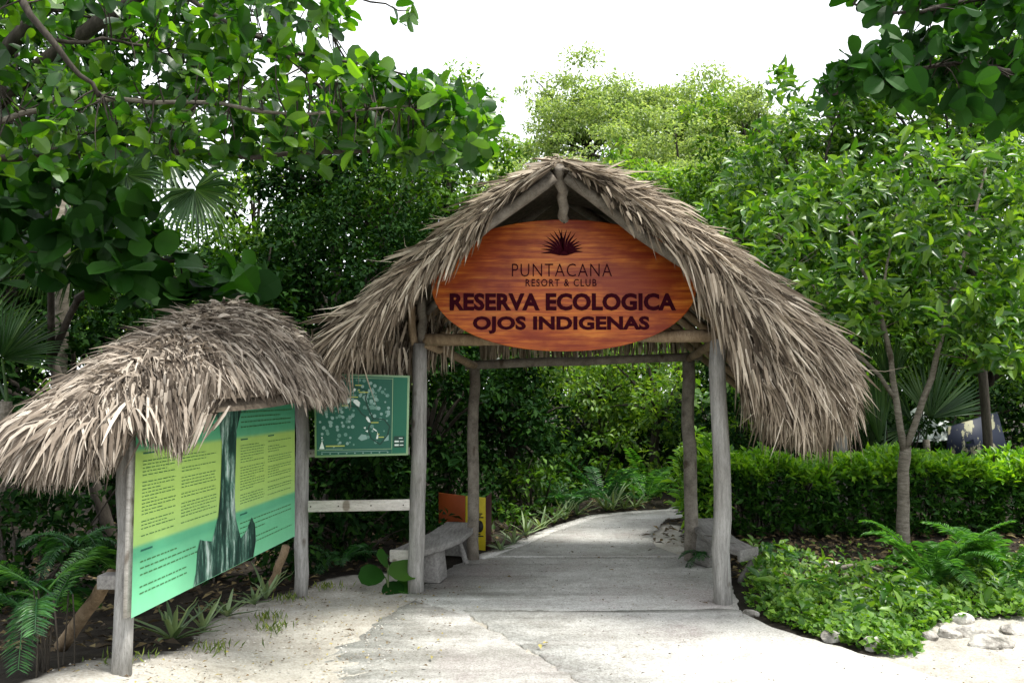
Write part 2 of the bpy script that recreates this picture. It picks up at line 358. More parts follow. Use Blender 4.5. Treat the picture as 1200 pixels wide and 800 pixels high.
def slab(name, pts, top, mat, thick=.12, parent=None, jit=.012, seed=3):
    """a concrete slab with a slightly broken outline"""
    r = rng_of(seed); p = np.asarray(pts, float)[:, :2]; out = []
    for a, b in zip(p, np.roll(p, -1, 0)):
        n = max(2, int(np.linalg.norm(b - a) / .08)); n = min(n, 60); t = np.arange(n) / n
        q = a + (b - a) * t[:, None]
        if np.linalg.norm(b - a) > .05 and len(q) > 2: q[1:] += r.normal(size=(n - 1, 2)) * jit
        out.append(q)
    q = np.vstack(out)
    # fan of the outline: tessellated
    import mathutils.geometry as mg
    tri = mg.tessellate_polygon([[Vector((x, y, 0)) for x, y in q]])
    n = len(q); V = np.vstack([np.c_[q, np.full(n, top)], np.c_[q, np.full(n, top - thick)]])
    j = np.arange(n); k = (j + 1) % n
    T = np.array(tri)
    a, b, c = q[T[:, 0]], q[T[:, 1]], q[T[:, 2]]
    flip = ((b - a)[:, 0] * (c - a)[:, 1] - (b - a)[:, 1] * (c - a)[:, 0]) < 0; T[flip] = T[flip][:, ::-1]
    area = np.sum(q[:, 0] * np.roll(q[:, 1], -1) - np.roll(q[:, 0], -1) * q[:, 1])
    side = np.stack([j, j + n, k + n, k], -1)
    if area < 0: side = side[:, ::-1]
    return mk(name, V, [T, side], mat, parent, kind='structure')
G = lambda *l: [gspot(*p)[:2] for p in l]
road = bpy.data.objects.new('path', None); C.objects.link(road); road['kind'] = 'structure'
# apron in front of the pavilion, in two pours with a joint between
slab('paving_slab', G((486, 703), (538, 716), (590, 745), (640, 775), (682, 800)) + [(0.6, 3.2), (0.9, -1), (-1.6, -1), (-1.55, 3.4)] + G((332, 800), (400, 760), (445, 728)), .0, M['concrete_pale'], parent=road, seed=4, jit=.028)
slab('paving_slab', G((542, 715), (700, 716), (846, 713), (868, 715), (904, 735), (966, 754), (1037, 774), (1116, 800)) + [(3.35, 4.05), (5, 3), (9, -1), (0.93, -1), (0.63, 3.2)] + G((686, 800), (644, 775), (594, 745)), .004, M['concrete_right'], parent=road, seed=5)
# floor between the posts
slab('floor_slab', G((470, 700), (486, 702), (540, 719), (700, 720), (846, 717), (866, 712), (845, 653), (550, 653)), .002, M['concrete_floor'], parent=road, seed=7)
# the path that bends away to the right
LFT = G((556, 652), (600, 637), (640, 620), (690, 604), (740, 599), (780, 597)); RGT = G((802, 652), (768, 640), (762, 628), (780, 607))
LE = LFT + [(2.6, 12.6), (4.2, 13.2), (7, 13.6)]; RE = [(7, 12.1), (4.2, 11.7), (2.9, 11.3)] + RGT[::-1]
slab('path_slab', LE + RE, .0, M['concrete'], parent=road, seed=8)
edge = np.array(LE[:7]); inner = edge + np.array([(.10, -.14)] * 7)
slab('path_edge', list(map(tuple, edge)) + list(map(tuple, inner[::-1])), .006, M['concrete_edge'], parent=road, seed=9, jit=.006)

# ------------------------------------------------------------------ thatched pavilion
DOWN = np.array((0, 0, -1.))
def log(name, a, b, r, mat, parent, seed=0, sides=10, wob=.03, n=7, bend=.0, taper=.9):
    q = rng_of(seed + 77); a, b = np.asarray(a, float), np.asarray(b, float); t = np.linspace(0, 1, n)
    off = q.normal(size=(n, 3)) * r * .13; off[0] = off[-1] = 0
    bd = q.normal(size=3) * bend
    p = a + (b - a) * t[:, None] + off + bd * np.sin(np.pi * t)[:, None]
    return MB().tube(p, r * (1 + (taper - 1) * t), sides, True, wob, q).build(name, mat, parent, smooth=True)
pav = thing('thatched_pavilion', 'large open pavilion with a ragged palm thatch roof straddling the concrete path', 'pavilion', (.5, 7.4, 0))
FL, FR, RL, RR = gspot(488, 693), gspot(848, 707), gspot(555, 655), gspot(810, 656)
def post(base, top, r, seed, mat, lean=(0, 0)):
    b = np.array(base) - (0, 0, .05); t = np.array((base[0] + lean[0], base[1] + lean[1], top))
    return log('post', b, t, r, mat, pav, seed, 14, .012, 10, .008, .9)
ztop = lambda p, py, px: spot(px, py, p[1])[2]
pL = post(FL, ztop(FL, 402, 491), .066, 1, M['post'], (.015, 0)); pR = post(FR, ztop(FR, 398, 846), .069, 2, M['post'], (-.01, 0))
post(RL, ztop(RL, 425, 553), .058, 3, M['pole']); post(RR, ztop(RR, 418, 809), .066, 4, M['pole'], (0, .02))
# forked post heads above the beam
for (px0, px1, py0, py1, base, s) in ((490, 487, 404, 340, FL, 5), (846, 845, 400, 318, FR, 6)):
    Yp = base[1]
    log('post_head', spot(px0 - 4, py0, Yp), spot(px1 - 8, py1, Yp), .034, M['tan'], pav, s, 8, .04)
    log('post_head', spot(px0 + 5, py0, Yp + .01), spot(px1 + 7, py1 + 8, Yp), .04, M['pole'], pav, s + 30, 8, .04)
bz = .045
fb = MB(); a, b = spot(497, 398, 6.86), spot(838, 394, 6.60)
fb.tube(np.linspace(a, b, 12) + rng_of(3).normal(size=(12, 3)) * .006, .05, 8, True, .05, rng_of(4)); fb.build('front_beam', M['tan'], pav)
log('rear_beam', spot(545, 428, 8.26), spot(822, 417, 8.22), .046, M['pole'], pav, 12)
log('side_beam', spot(497, 402, 6.95), spot(556, 428, 8.2), .04, M['tan'], pav, 13)
log('side_beam', spot(842, 398, 6.7), spot(808, 420, 8.2), .04, M['tan'], pav, 14)

# roof outline, measured on the front verge
YO, YI = 6.30, 6.02
OL = [(655, 190), (620, 203), (580, 225), (540, 255), (500, 285), (460, 320), (420, 357), (390, 384), (370, 402)]
OR = [(655, 190), (678, 193), (720, 206), (762, 225), (797, 252), (837, 279), (870, 304), (905, 331), (940, 361), (970, 389), (990, 418), (994, 445)]
IL = [(651, 197), (622, 213), (602, 228), (582, 246), (560, 264), (540, 282), (515, 300), (492, 326), (468, 352), (440, 380), (412, 402)]
IR = [(660, 196), (690, 211), (714, 228), (740, 252), (768, 270), (802, 290), (828, 316), (850, 360), (866, 402), (880, 436), (908, 460)]
oL, oR = sampler([spot(*p, YO) for p in OL]), sampler([spot(*p, YO) for p in OR])
iL, iR = sampler([spot(*p, YI) for p in IL]), sampler([spot(*p, YI) for p in IR])
BACK = np.array((.16, 2.75, -.05))
rt = rng_of(21)
def verge(o, i, n, lay_s, front):
    """strips over the rolled front edge of one slope"""
    nb = n // 9 + 1; n = nb * 9; bunch = np.repeat(np.arange(nb), 9)
    s = np.clip(rt.uniform(0, 1, nb)[bunch] ** .9 + rt.normal(size=n) * .012, 0, 1); t = np.clip(rt.uniform(0, .82, nb)[bunch] + rt.normal(size=n) * .07, 0, .95)
    mess = (rt.normal(size=(nb, 3)) * (.18, .12, .18))[bunch]
    P = o(s) * (1 - t)[:, None] + i(s) * t[:, None]
    P[:, 1] -= .10 * np.sin(np.pi * t) + rt.uniform(-.05, .06, n)
    tan = nrm(o(np.clip(s + .02, 0, 1)) - o(np.clip(s - .02, 0, 1)))
    D0 = tan * (1.0 - .35 * t * s)[:, None] + DOWN * (.10 + .5 * t * s ** .8)[:, None] + rt.normal(size=(n, 3)) * .09 + mess
    D0[:, 1] -= .12
    D1 = tan * (1.0 - .55 * s)[:, None] + DOWN * (.12 + .85 * s * (.4 + .6 * t))[:, None] + rt.normal(size=(n, 3)) * .16 + mess * 1.2
    L = rt.uniform(.14, .44, n) * (.55 + .6 * s); Wd = rt.uniform(.010, .034, n)
    return P, D0, D1, L, Wd
def cat(parts): return [np.concatenate(x) for x in zip(*parts)]
A = verge(oL, iL, 3100, 0, True); B_ = verge(oR, iR, 5900, 0, True)
# leaf ends that hang into the opening along the inner edge
def drip(i, n, lo, hi, Lr):
    s = rt.uniform(lo, hi, n); s += .02 * np.sin(s * 60); P = i(np.clip(s, 0, 1)) + rt.normal(size=(n, 3)) * np.array((.03, .05, .03))
    tan = nrm(i(np.clip(s + .02, 0, 1)) - i(np.clip(s - .02, 0, 1)))
    D0 = tan * .7 + DOWN * .5 + rt.normal(size=(n, 3)) * .12; D1 = DOWN + tan * .35 + rt.normal(size=(n, 3)) * .10
    return P, D0, D1, rt.uniform(*Lr, n), rt.uniform(.011, .024, n)
E = [drip(iL, 70, .30, .5, (.08, .2)), drip(iL, 60, .42, .54, (.15, .32)), drip(iL, 420, .66, 1, (.06, .22)), drip(iR, 60, .05, .40, (.05, .16)), drip(iR, 90, .40, .56, (.25, .55)), drip(iR, 1300, .55, 1, (.14, .34))]
# hanging ends along the whole bottom of the verge
def hem(o, i, n, Lr):
    t = rt.uniform(0, 1, n); s = 1 - rt.uniform(0, .16, n) ** 1.3
    P = o(s) * (1 - t)[:, None] + i(s) * t[:, None]; P[:, 1] -= .08 * np.sin(np.pi * t)
    tan = nrm(o(s) - o(s - .03))
    return P, tan * .6 + DOWN * .7 + rt.normal(size=(n, 3)) * .12, DOWN + tan * .15 + rt.normal(size=(n, 3)) * .10, rt.uniform(*Lr, n), rt.uniform(.008, .022, n)
E += [hem(oL, iL, 420, (.10, .24)), hem(oR, iR, 1100, (.22, .42))]
# the slopes behind
def slope(o, n):
    s = rt.uniform(.03, 1, n); d = rt.uniform(.0, 1, n)
    P = o(s) + BACK * d[:, None] + (0, 0, -.01)
    tan = nrm(o(np.clip(s + .02, 0, 1)) - o(np.clip(s - .02, 0, 1)))
    D0 = tan + rt.normal(size=(n, 3)) * .16 + (0, 0, .08); D1 = tan + DOWN * (.1 + .5 * s[:, None] ** 3) + rt.normal(size=(n, 3)) * .14
    return P, D0, D1, rt.uniform(.3, .55, n), rt.uniform(.015, .03, n)
E += [slope(oL, 3000), slope(oR, 3800)]
# eaves: leaves hanging under both long sides, and the lower fringe on the right
def eave(p0, p1, n, Lr, spread=.06, out=.1):
    u = rt.uniform(0, 1, n)[:, None]; P = np.asarray(p0) * (1 - u) + np.asarray(p1) * u + rt.normal(size=(n, 3)) * spread
    sgn = np.sign(P[0, 0] - .4)
    return P, DOWN * .8 + rt.normal(size=(n, 3)) * .2 + (out * sgn, 0, 0), DOWN + rt.normal(size=(n, 3)) * .12, rt.uniform(*Lr, n), rt.uniform(.013, .026, n)
bl, br = oL(1.0), oR(1.0)
E += [eave(bl + BACK * .05, bl + BACK, 900, (.25, .5)), eave(br + BACK * .05, br + BACK, 900, (.25, .5)),
      eave(spot(893, 446, 7.0), spot(972, 464, 6.9), 900, (.30, .52), .06, -.05), eave(spot(888, 436, 7.6), spot(940, 462, 7.8), 700, (.30, .5), .08, 0)]
# hanging strips seen inside the left corner and at the back gable
E += [eave(spot(452, 388, 7.1), spot(520, 380, 7.4), 420, (.2, .4), .08), eave(spot(430, 405, 6.8), spot(484, 410, 7.2), 300, (.16, .34), .06)]
u = rt.uniform(0, 1, 420)[:, None]
Pb = spot(560, 398, 8.9) * (1 - u) + spot(815, 394, 8.9) * u + rt.normal(size=(420, 3)) * (.02, .1, .05)
E.append((Pb, DOWN + rt.normal(size=(420, 3)) * .1, DOWN + rt.normal(size=(420, 3)) * .08, rt.uniform(.12, .30, 420), rt.uniform(.012, .03, 420)))
# ridge tuft
n = 260; u = rt.uniform(0, 1, n)[:, None]; Pq = oL(0.0) + BACK * u ** 2 + rt.normal(size=(n, 3)) * (.05, .03, .015)
E.append((Pq, nrm(rt.normal(size=(n, 3)) * (1, .3, .15) + (0, -.2, .12)), nrm(rt.normal(size=(n, 3)) * (1, .3, .1) + DOWN * .3), rt.uniform(.1, .24, n), rt.uniform(.012, .026, n)))
nA = len(A[0]) + len(B_[0])
for o_, i_, n_ in ((oL, iL, 700), (oR, iR, 1500)):
    v_ = list(verge(o_, i_, n_, 0, True)); v_[1] = v_[1] + rt.normal(size=v_[1].shape) * .2; v_[2] = v_[2] + rt.normal(size=v_[2].shape) * .25; v_[3] = v_[3] * 1.15; v_[4] = v_[4] * .35; v_[0][:, 1] -= .03; E.append(tuple(v_))
P, D0, D1, L_, W_ = cat([A, B_] + E)
V, F = strips(P, D0, D1, L_, W_, rt)
strips_split(pav, V, F, M['thatch'], 300, rt, np.r_[rt.choice(nA, 1500, replace=False), nA + rt.choice(len(E[0][0]) + len(E[1][0]) + len(E[2][0]) + len(E[3][0]), 260, replace=False)])
# the packed layer under the strips, a solid about 8 cm thick
def shell(name, curves, mat):
    """curves: list of (k,3) polylines from front to back; a closed solid below them"""
    k = curves[0].shape[0]; top = np.stack(curves); bot = top + np.array((0, 0, -.09))
    V = np.vstack([top.reshape(-1, 3), bot.reshape(-1, 3)]); m = len(curves); o = m * k
    i = (np.arange(m - 1)[:, None] * k + np.arange(k - 1)[None]).ravel()
    F = [np.stack([i, i + 1, i + k + 1, i + k], -1), np.stack([i + o, i + k + o, i + k + 1 + o, i + 1 + o], -1)]
    e = np.arange(k - 1); F.append(np.stack([e, e + o, e + 1 + o, e + 1], -1)); e2 = e + (m - 1) * k; F.append(np.stack([e2, e2 + 1, e2 + 1 + o, e2 + o], -1))
    q = np.arange(m - 1) * k; F.append(np.stack([q, q + k, q + k + o, q + o], -1)); q2 = q + k - 1; F.append(np.stack([q2, q2 + o, q2 + k + o, q2 + k], -1))
    return mk(name, V, F, mat, pav)
uu = np.linspace(0, 1, 15)
for o, i_ in ((oL, iL), (oR, iR)):
    c = o(uu) + (0, 0, -.03); c2 = c * .9 + i_(uu) * .1
    rows = [c2 + (0, -.06, -.02), c + (0, .05, 0), c + BACK * .5, c + BACK]
    shell('thatch_backing', rows, M['under'])
    # the rolled face of the verge
    f0, f1 = o(uu) + (0, -.04, -.06), i_(uu) + (0, .10, .0)
    f0b, f1b = f0 + (0, .10, 0), f1 + (0, .12, .02)
    V4 = np.vstack([f0, f1, f0b, f1b]); k = len(uu); e = np.arange(k - 1)
    mk('verge_backing', V4, [np.stack([e, e + 1, e + k + 1, e + k], -1), np.stack([e + 2 * k, e + 3 * k, e + 3 * k + 1, e + 2 * k + 1], -1), np.stack([e, e + 2 * k, e + 2 * k + 1, e + 1], -1), np.stack([e + k, e + k + 1, e + 3 * k + 1, e + 3 * k], -1)], M['under'], pav)
# rafters, king post and ridge pole
ap = spot(656, 206, 6.42)
log('king_post', spot(655, 196, 6.16), spot(661, 270, 6.56), .042, M['pole'], pav, 31, 10, .012, 9, .012)
for k in range(5):
    d = np.array((.16, 2.75, -.05)) * (k / 4 * .88)
    rr = .046 if k == 0 else .04
    log('rafter', *((spot(649, 207, 6.16), spot(478, 345, 6.3)) if k == 0 else (ap + d + (-.03, .06, 0), spot(484, 356, 6.62) + d)), rr, M['pole'], pav, 40 + k, 8, .03, 8, .02)
    log('rafter', *((spot(663, 207, 6.18), spot(860, 348, 6.35)) if k == 0 else (ap + d + (.03, .06, 0), spot(872, 345, 6.6) + d)), rr, M['pole'], pav, 50 + k, 8, .03, 8, .02)
    if k: log('rafter_tail', spot(500, 352, 6.7) + d, spot(418, 420, 6.6) + d, .036, M['tan'], pav, 60 + k, 8)
    log('rafter_tail', spot(806, 352, 6.9) + d * .8, spot(930, 452, 6.75) + d * .8, .036, M['tan'], pav, 70 + k, 8)
log('ridge_pole', ap + (0, -.1, .02), ap + BACK * .95 + (0, 0, .02), .045, M['pole'], pav, 81)
for (p, q) in (((505, 335), (548, 300)), ):
    log('brace', spot(500, 405, 6.95), spot(545, 372, 7.6), .03, M['tan'], pav, 83)
for k, yy in enumerate((.3, .6)):
    log('purlin', spot(575, 290, 6.6), spot(575, 290, 6.6) + BACK * .9, .03, M['pole'], pav, 85 + k) if k == 0 else log('purlin', spot(755, 285, 6.6), spot(755, 285, 6.6) + BACK * .9, .03, M['pole'], pav, 87)

# ------------------------------------------------------------------ oval sign
def signwood():
    m, nt, N, L = ntree('varnished_sign_wood')
    g = noise(nt, 3.2, 8, .68, (.7, 1, 11)); f = noise(nt, 14, 5, .7, (.35, 1, 14)); big = noise(nt, 2.0, 4, .6, (.8, 1, 1.5))
    c = ramp(nt, g, [(.26, (.11, .014, .003)), (.42, (.29, .048, .007)), (.56, (.48, .13, .015)), (.76, (.68, .29, .05))])
    c = mixc(nt, ramp(nt, f, [(.35, (.4, .4, .4)), (.62, (0, 0, 0))]), c, mixc(nt, 1., c, (.6, .45, .35), 'MULTIPLY'))
    c = mixc(nt, ramp(nt, big, [(.40, (.75, .75, .75)), (.54, (0, 0, 0))]), c, (.16, .015, .004))
    finish(nt, c, .42, f, .002, .35); return m
M['sign'] = signwood(); M['letter'] = plain('dark_letter_paint', (.03, .003, .007), .85, .04, .1)
YS = 6.48; SX = YS / 1000
sc_ = spot(661, 334, YS)
sgn = thing('oval_sign', 'polished orange wood oval sign hanging in the gable of the pavilion with carved lettering', 'sign', tuple(sc_))
th = np.linspace(0, 2 * np.pi, 72, endpoint=False)
ex = np.sign(np.cos(th)) * np.abs(np.cos(th)) ** .93; ez = np.sign(np.sin(th)) * np.abs(np.sin(th)) ** .97
oval = sc_ + np.stack([ex * 156.5 * SX, np.zeros(72), ez * 78 * SX], -1)
ovb = MB().prism(oval + (0, .0, 0), (0, .05, 0)).build('board', M['sign'], sgn, bevel=.006)
def text(s, px0, px1, py0, py1, Yd, mat, parent, bold=0, gap=1.0, dep=.008, name='lettering'):
    cu = bpy.data.curves.new(name, 'FONT'); cu.body = s; cu.size = 1; cu.space_character = gap; cu.offset = bold; cu.extrude = .02; cu.resolution_u = 3
    t = bpy.data.objects.new(name, cu); C.objects.link(t)
    dg = bpy.context.evaluated_depsgraph_get(); me = bpy.data.meshes.new_from_object(t.evaluated_get(dg)); bpy.data.objects.remove(t)
    co = np.empty(len(me.vertices) * 3, np.float32); me.vertices.foreach_get('co', co); co = co.reshape(-1, 3)
    lo, hi = co.min(0), co.max(0); a, b = spot(px0, py1, Yd), spot(px1, py0, Yd)
    q = (co - lo) / (hi - lo)
    out = np.stack([a[0] + q[:, 0] * (b[0] - a[0]), Yd + dep - 2 * dep * q[:, 2], a[2] + q[:, 1] * (b[2] - a[2])], -1).astype(np.float32)
    # one object per character
    pl = [list(p.vertices) for p in me.polygons]; key = {}; vid = np.empty(len(out), int)
    for i_, c in enumerate(np.round(out, 5)): vid[i_] = key.setdefault(tuple(c), i_)
    par = list(range(len(out)))
    def find(i_):
        while par[i_] != i_: par[i_] = par[par[i_]]; i_ = par[i_]
        return i_
    for p in pl:
        for v in p[1:]: par[find(vid[v])] = find(vid[p[0]])
    groups = {}
    for p in pl: groups.setdefault(find(vid[p[0]]), []).append(p)
    for g_ in groups.values():
        ids = sorted({v for p in g_ for v in p}); mp = {v: k for k, v in enumerate(ids)}
        m2 = bpy.data.meshes.new(name); m2.from_pydata(out[ids].tolist(), [], [[mp[v] for v in p] for p in g_]); m2.materials.append(mat); link('letter', m2, parent)
    bpy.data.meshes.remove(me)
text('PUNTACANA', 600, 717, 309, 324, YS, M['letter'], ovb, -.012, 1.12, .005)
text('RESORT & CLUB', 616, 699, 327, 335.5, YS, M['letter'], ovb, .006, 1.22, .005)
text('RESERVA ECOLOGICA', 527, 792, 343.5, 364, YS, M['letter'], ovb, .042, 1.02, .006)
text('OJOS INDIGENAS', 554, 761, 370.5, 391, YS, M['letter'], ovb, .042, 1.02, .006)
lg = MB(); cc = spot(661, 298, YS)
for k in range(17):
    a_ = R(-42 + k * 13.6) if k < 14 else R(150 + (k - 13) * 9)
    a_ = R(8 + k * 10.6); ln = (.205 - .045 * abs(k - 9) / 9) * (1 if k > 4 else .85) * .88
    d = np.array((math.cos(a_), 0, math.sin(a_))); s_ = np.array((-d[2], 0, d[0])); cv = s_ * (.028 * (1 if k < 9 else -1))
    b0 = cc + (0, -.004, -.006) + d * .03; m_ = b0 + d * ln * .5 + cv * .6; tip = b0 + d * ln + cv * .2
    lg.prism(np.array([b0 - s_ * .004, m_ - s_ * .009, tip, m_ + s_ * .009, b0 + s_ * .004])[::-1], (0, .008, 0))
q = np.linspace(0, 2 * np.pi, 24, endpoint=False)
lg.prism(cc + np.stack([np.cos(q) * .062, np.full(24, -.003), np.sin(q) * .032 + .022], -1), (0, .007, 0))
lg.build('palm_emblem', M['letter'], ovb)
MB().tube([spot(661, 258, YS - .004), spot(661, 262, YS - .004)], .006, 8).build('hanging_bolt', M['bark_dark'], ovb)

# ------------------------------------------------------------------ benches
def bench(label, inner, outer, legs, endboard, zt, brace):
    c = np.mean([np.mean(inner, 0), np.mean(outer, 0)], 0); t = thing('bench', label, 'bench', (c[0], c[1], 0), 'curved plank benches inside the pavilion')
    fi, fo = sampler(np.c_[inner, np.full(len(inner), zt)]), sampler(np.c_[outer, np.full(len(outer), zt)])
    u = np.linspace(0, 1, 12)
    o = np.vstack([fi(u), fo(u)[::-1]])
    x = MB(); n = 12; top = np.vstack([fi(u), fo(u)]); V = np.vstack([top, top - (0, 0, .05)]); i = np.arange(n - 1)
    x.add(V, [np.stack([i, i + 1, i + n + 1, i + n], -1), np.stack([i + 2 * n, i + 3 * n, i + 3 * n + 1, i + 2 * n + 1], -1), np.stack([i, i + 2 * n, i + 2 * n + 1, i + 1], -1), np.stack([i + n, i + n + 1, i + 3 * n + 1, i + 3 * n], -1),
              np.array([[0, n, 3 * n, 2 * n], [n - 1, 3 * n - 1, 4 * n - 1, 2 * n - 1]])])
    x.build('seat', M['plank'], t, bevel=.008)
    for (uu_, wd) in legs:
        a, b = fi(np.array(uu_)), fo(np.array(uu_)); d = nrm(b - a); m = (a + b) / 2; h = np.linalg.norm(b - a) / 2 - .035
        ax = np.array((-d[1], d[0], 0)); top = zt - .052
        x = MB(); q = []
        for z, hw in ((0.003, h + .01), (top, h - .02)):
            for sx, sy in ((-1, -1), (1, -1), (1, 1), (-1, 1)): q.append(m * (1, 1, 0) + d * hw * sx + ax * wd * sy + (0, 0, z))
        x.add(q, np.array([(0, 3, 2, 1), (4, 5, 6, 7), (0, 1, 5, 4), (1, 2, 6, 5), (2, 3, 7, 6), (3, 0, 4, 7)])).build('leg', M['plank'], t, bevel=.01)
    if endboard:
        a, b = fi(np.array(0.)), fo(np.array(0.)); d = nrm(b - a); ax = np.array((-d[1], d[0], 0)); ax = ax if ax[1] < 0 else -ax
        m = (a + b) / 2 + ax * .018 - (0, 0, .045)
        MB().box(m, (np.linalg.norm(b - a) / 2 + .01, .016, .048), np.stack([d, ax, (0, 0, 1)], 1)).build('end_board', M['white_wood'] if endboard == 2 else M['plank'], t, bevel=.006)
    for (p, q) in brace: log('brace', p, q, .028, M['plank'], t, 3, 6)
    return t
bench('curved grey plank bench beside the yellow panel', [(-.73, 7.08), (-.55, 7.4), (-.44, 7.75), (-.375, 8.15), (-.37, 8.6)], [(-.99, 7.12), (-.86, 7.6), (-.76, 8.0), (-.66, 8.66)],
      [(.22, .13), (.92, .05)], 2, .31, [((-.42, 8.02, .02), (-.52, 8.1, .27)), ((-.86, 7.2, .0), (-.90, 7.1, .25))])
bench('curved grey plank bench in front of the clipped hedge', [(1.84, 7.05), (1.74, 7.3), (1.72, 7.7), (1.73, 8.1), (1.80, 8.8)], [(2.02, 7.2), (1.98, 7.6), (2.0, 8.1), (2.08, 8.84)],
      [(.55, .12), (.90, .12)], 1, .32, [((1.93, 7.32, .0), (2.02, 7.16, .27))])

# ------------------------------------------------------------------ information shelter on the left
she = thing('sign_shelter', 'small mop-headed thatch roof on two grey posts over the green information board', 'shelter', (-1.85, 5.4, 0))
PN = np.array((*gspot(143, 772, .22)[:2], .2)); PN = spot(143, 772, 4.36); PF = gspot(352, 697)
def lean_post(a, b, r, s): return log('post', a, b, r, M['post'], she, s, 12, .02, 9, .01, .95)
lean_post(PN + (0, 0, -.08), spot(152, 458, 4.46), .048, 91); lean_post(PF + (0, 0, -.05), spot(352, 452, PF[1]), .056, 92)
log('ridge_beam', spot(150, 449, 4.3), spot(352, 444, 6.9), .032, M['pole'], she, 93)
Cn, AX = np.array((-1.88, 5.42, 0)), nrm(np.array((.13, 1, 0))); PX = np.array((AX[1], -AX[0], 0))
HL, HW = 1.69, .62
def dome(a, b):
    """a along the ridge -1..1, b across -1..1"""
    a2 = np.where(a < .22, (a - .22) / 1.22, (a - .22) / .78)
    r = (np.abs(a2) ** 2.3 + np.abs(b) ** 3.0) ** .5
    z = 2.19 - .58 * r ** 1.18 - .15 * np.maximum(0, -a) - .06 * np.maximum(a, 0)
    wv = 1 - .15 * np.clip(a, 0, 1) - .28 * np.clip(-a, 0, 1)
    return Cn + AX * (a * HL * np.where(a < 0, .90, 1.0))[..., None] + PX * (b * HW * wv)[..., None] + np.stack([0 * z, 0 * z, z], -1)
rs = rng_of(33)
def thatch_on_dome(n, rmax=1., Lr=(.16, .34)):
    an = rs.uniform(0, 2 * np.pi, n); rr = np.sqrt(rs.uniform(0, 1, n)) * rmax; a, b = rr * np.cos(an), rr * np.sin(an)
    P = dome(a, b) + rs.normal(size=(n, 3)) * .012
    e = .04; da = a / np.maximum(rr, .05); db = b / np.maximum(rr, .05)
    # mostly across the ridge, radial at the ends
    ka = np.abs(a) ** 1.5 * np.sign(a); kb = np.sign(b) * (.35 + .65 * np.abs(b)); m = np.sqrt(ka ** 2 + kb ** 2) + 1e-6
    Q = dome(a + e * ka / m, b + 2.2 * e * kb / m); tan = nrm(Q - P)
    D0 = tan + rs.normal(size=(n, 3)) * .22 + (0, 0, .04); D1 = tan + DOWN * (.15 + 1.5 * rr[:, None] ** 2) + rs.normal(size=(n, 3)) * .2
    return P, D0, D1, rs.uniform(*Lr, n) * (.6 + .75 * rr), rs.uniform(.007, .021, n)
def fringe(n, a0, a1, Lr, w=(.012, .024), rr=(.86, 1.03)):
    n = n // 6 * 6; an = R(1) * np.repeat(rs.uniform(a0, a1, n // 6), 6) + rs.normal(size=n) * .03; r = rs.uniform(*rr, n); mess = np.repeat(rs.normal(size=(n // 6, 3)) * .2, 6, 0); a, b = r * np.sign(np.cos(an)) * np.abs(np.cos(an)) ** .8, r * np.sin(an)
    P = dome(a, b); out = nrm(P - Cn) * (1, 1, 0)
    return P, DOWN * .85 + out * .30 + rs.normal(size=(n, 3)) * .15 + mess, DOWN + out * .05 + rs.normal(size=(n, 3)) * .12 + mess, rs.uniform(*Lr, n), rs.uniform(*w, n)
# angle 0 = far end, 90 = the side towards the path, 180 = near end
H = [thatch_on_dome(8200), fringe(2000, 118, 250, (.18, .52), (.008, .022)), fringe(600, 88, 120, (.10, .42)), fringe(900, 20, 95, (.08, .20), rr=(.9, 1.0)), fringe(700, -40, 30, (.18, .40)), fringe(600, 240, 330, (.2, .4))]
n = 1500; an = rs.uniform(0, 2 * np.pi, n); rr = rs.uniform(0, .72, n) ** .8; P = dome(rr * np.cos(an), rr * np.sin(an)) + (0, 0, .012) + rs.normal(size=(n, 3)) * .012
H.append((P, rs.normal(size=(n, 3)) * (1, 1, .35) + (.2, -.2, .1), rs.normal(size=(n, 3)) * (1, 1, .25) + DOWN * .25, rs.uniform(.05, .17, n), rs.uniform(.012, .026, n)))
v_ = list(thatch_on_dome(1800)); v_[1] = v_[1] + rs.normal(size=v_[1].shape) * .25; v_[2] = v_[2] + rs.normal(size=v_[2].shape) * .25; v_[4] = v_[4] * .35; v_[0] = v_[0] + (0, 0, .02); H.append(tuple(v_))
# a loose tongue of leaves that hangs over the board
n = 360; u = rs.uniform(0, 1, n)[:, None]; Pt = spot(165, 462, 4.2) * (1 - u) + spot(238, 452, 4.5) * u + (.06, 0, .02) + rs.normal(size=(n, 3)) * .035
H.append((Pt, DOWN + rs.normal(size=(n, 3)) * .2, DOWN + rs.normal(size=(n, 3)) * .08, rs.uniform(.12, .42, n) * (1.15 - .5 * np.abs(u[:, 0] - .6)), rs.uniform(.010, .024, n)))
P, D0, D1, L_, W_ = cat(H)
# trim the hem: long at the near end, short over the board
def trim(P, D0, D1, L):
    tip = P + L[:, None] * (nrm(D0) + nrm(D1)) * .5; f = tip[:, 1] * CP + (tip[:, 2] - 1.6) * SP
    px = 600 + 1000 * tip[:, 0] / f
    low = np.interp(px, [-200, 0, 60, 130, 150, 166, 212, 230, 242, 345, 356, 380, 398, 440], [570, 566, 572, 556, 482, 515, 538, 490, 462, 454, 466, 476, 472, 452]) + rs.normal(size=len(L)) * 7
    zl = 1.6 + (460 - low) / 1000 * f; k = np.clip((P[:, 2] - zl) / np.maximum(P[:, 2] - tip[:, 2], .01), 0, 1)
    k = np.where(tip[:, 2] < zl, k, 1); return L * k, k
L_, k_ = trim(P, D0, D1, L_); ok = (k_ > .25) & (L_ > .03); P, D0, D1, L_, W_ = (v[ok] for v in (P, D0, D1, L_, W_))
V, F = strips(P, D0, D1, L_, W_, rs, facing=np.array((.45, -.6, .6)))
strips_split(she, V, F, M['thatch_old'], 300, rs, rs.choice(int(ok[:10200].sum()), 1600, replace=False))
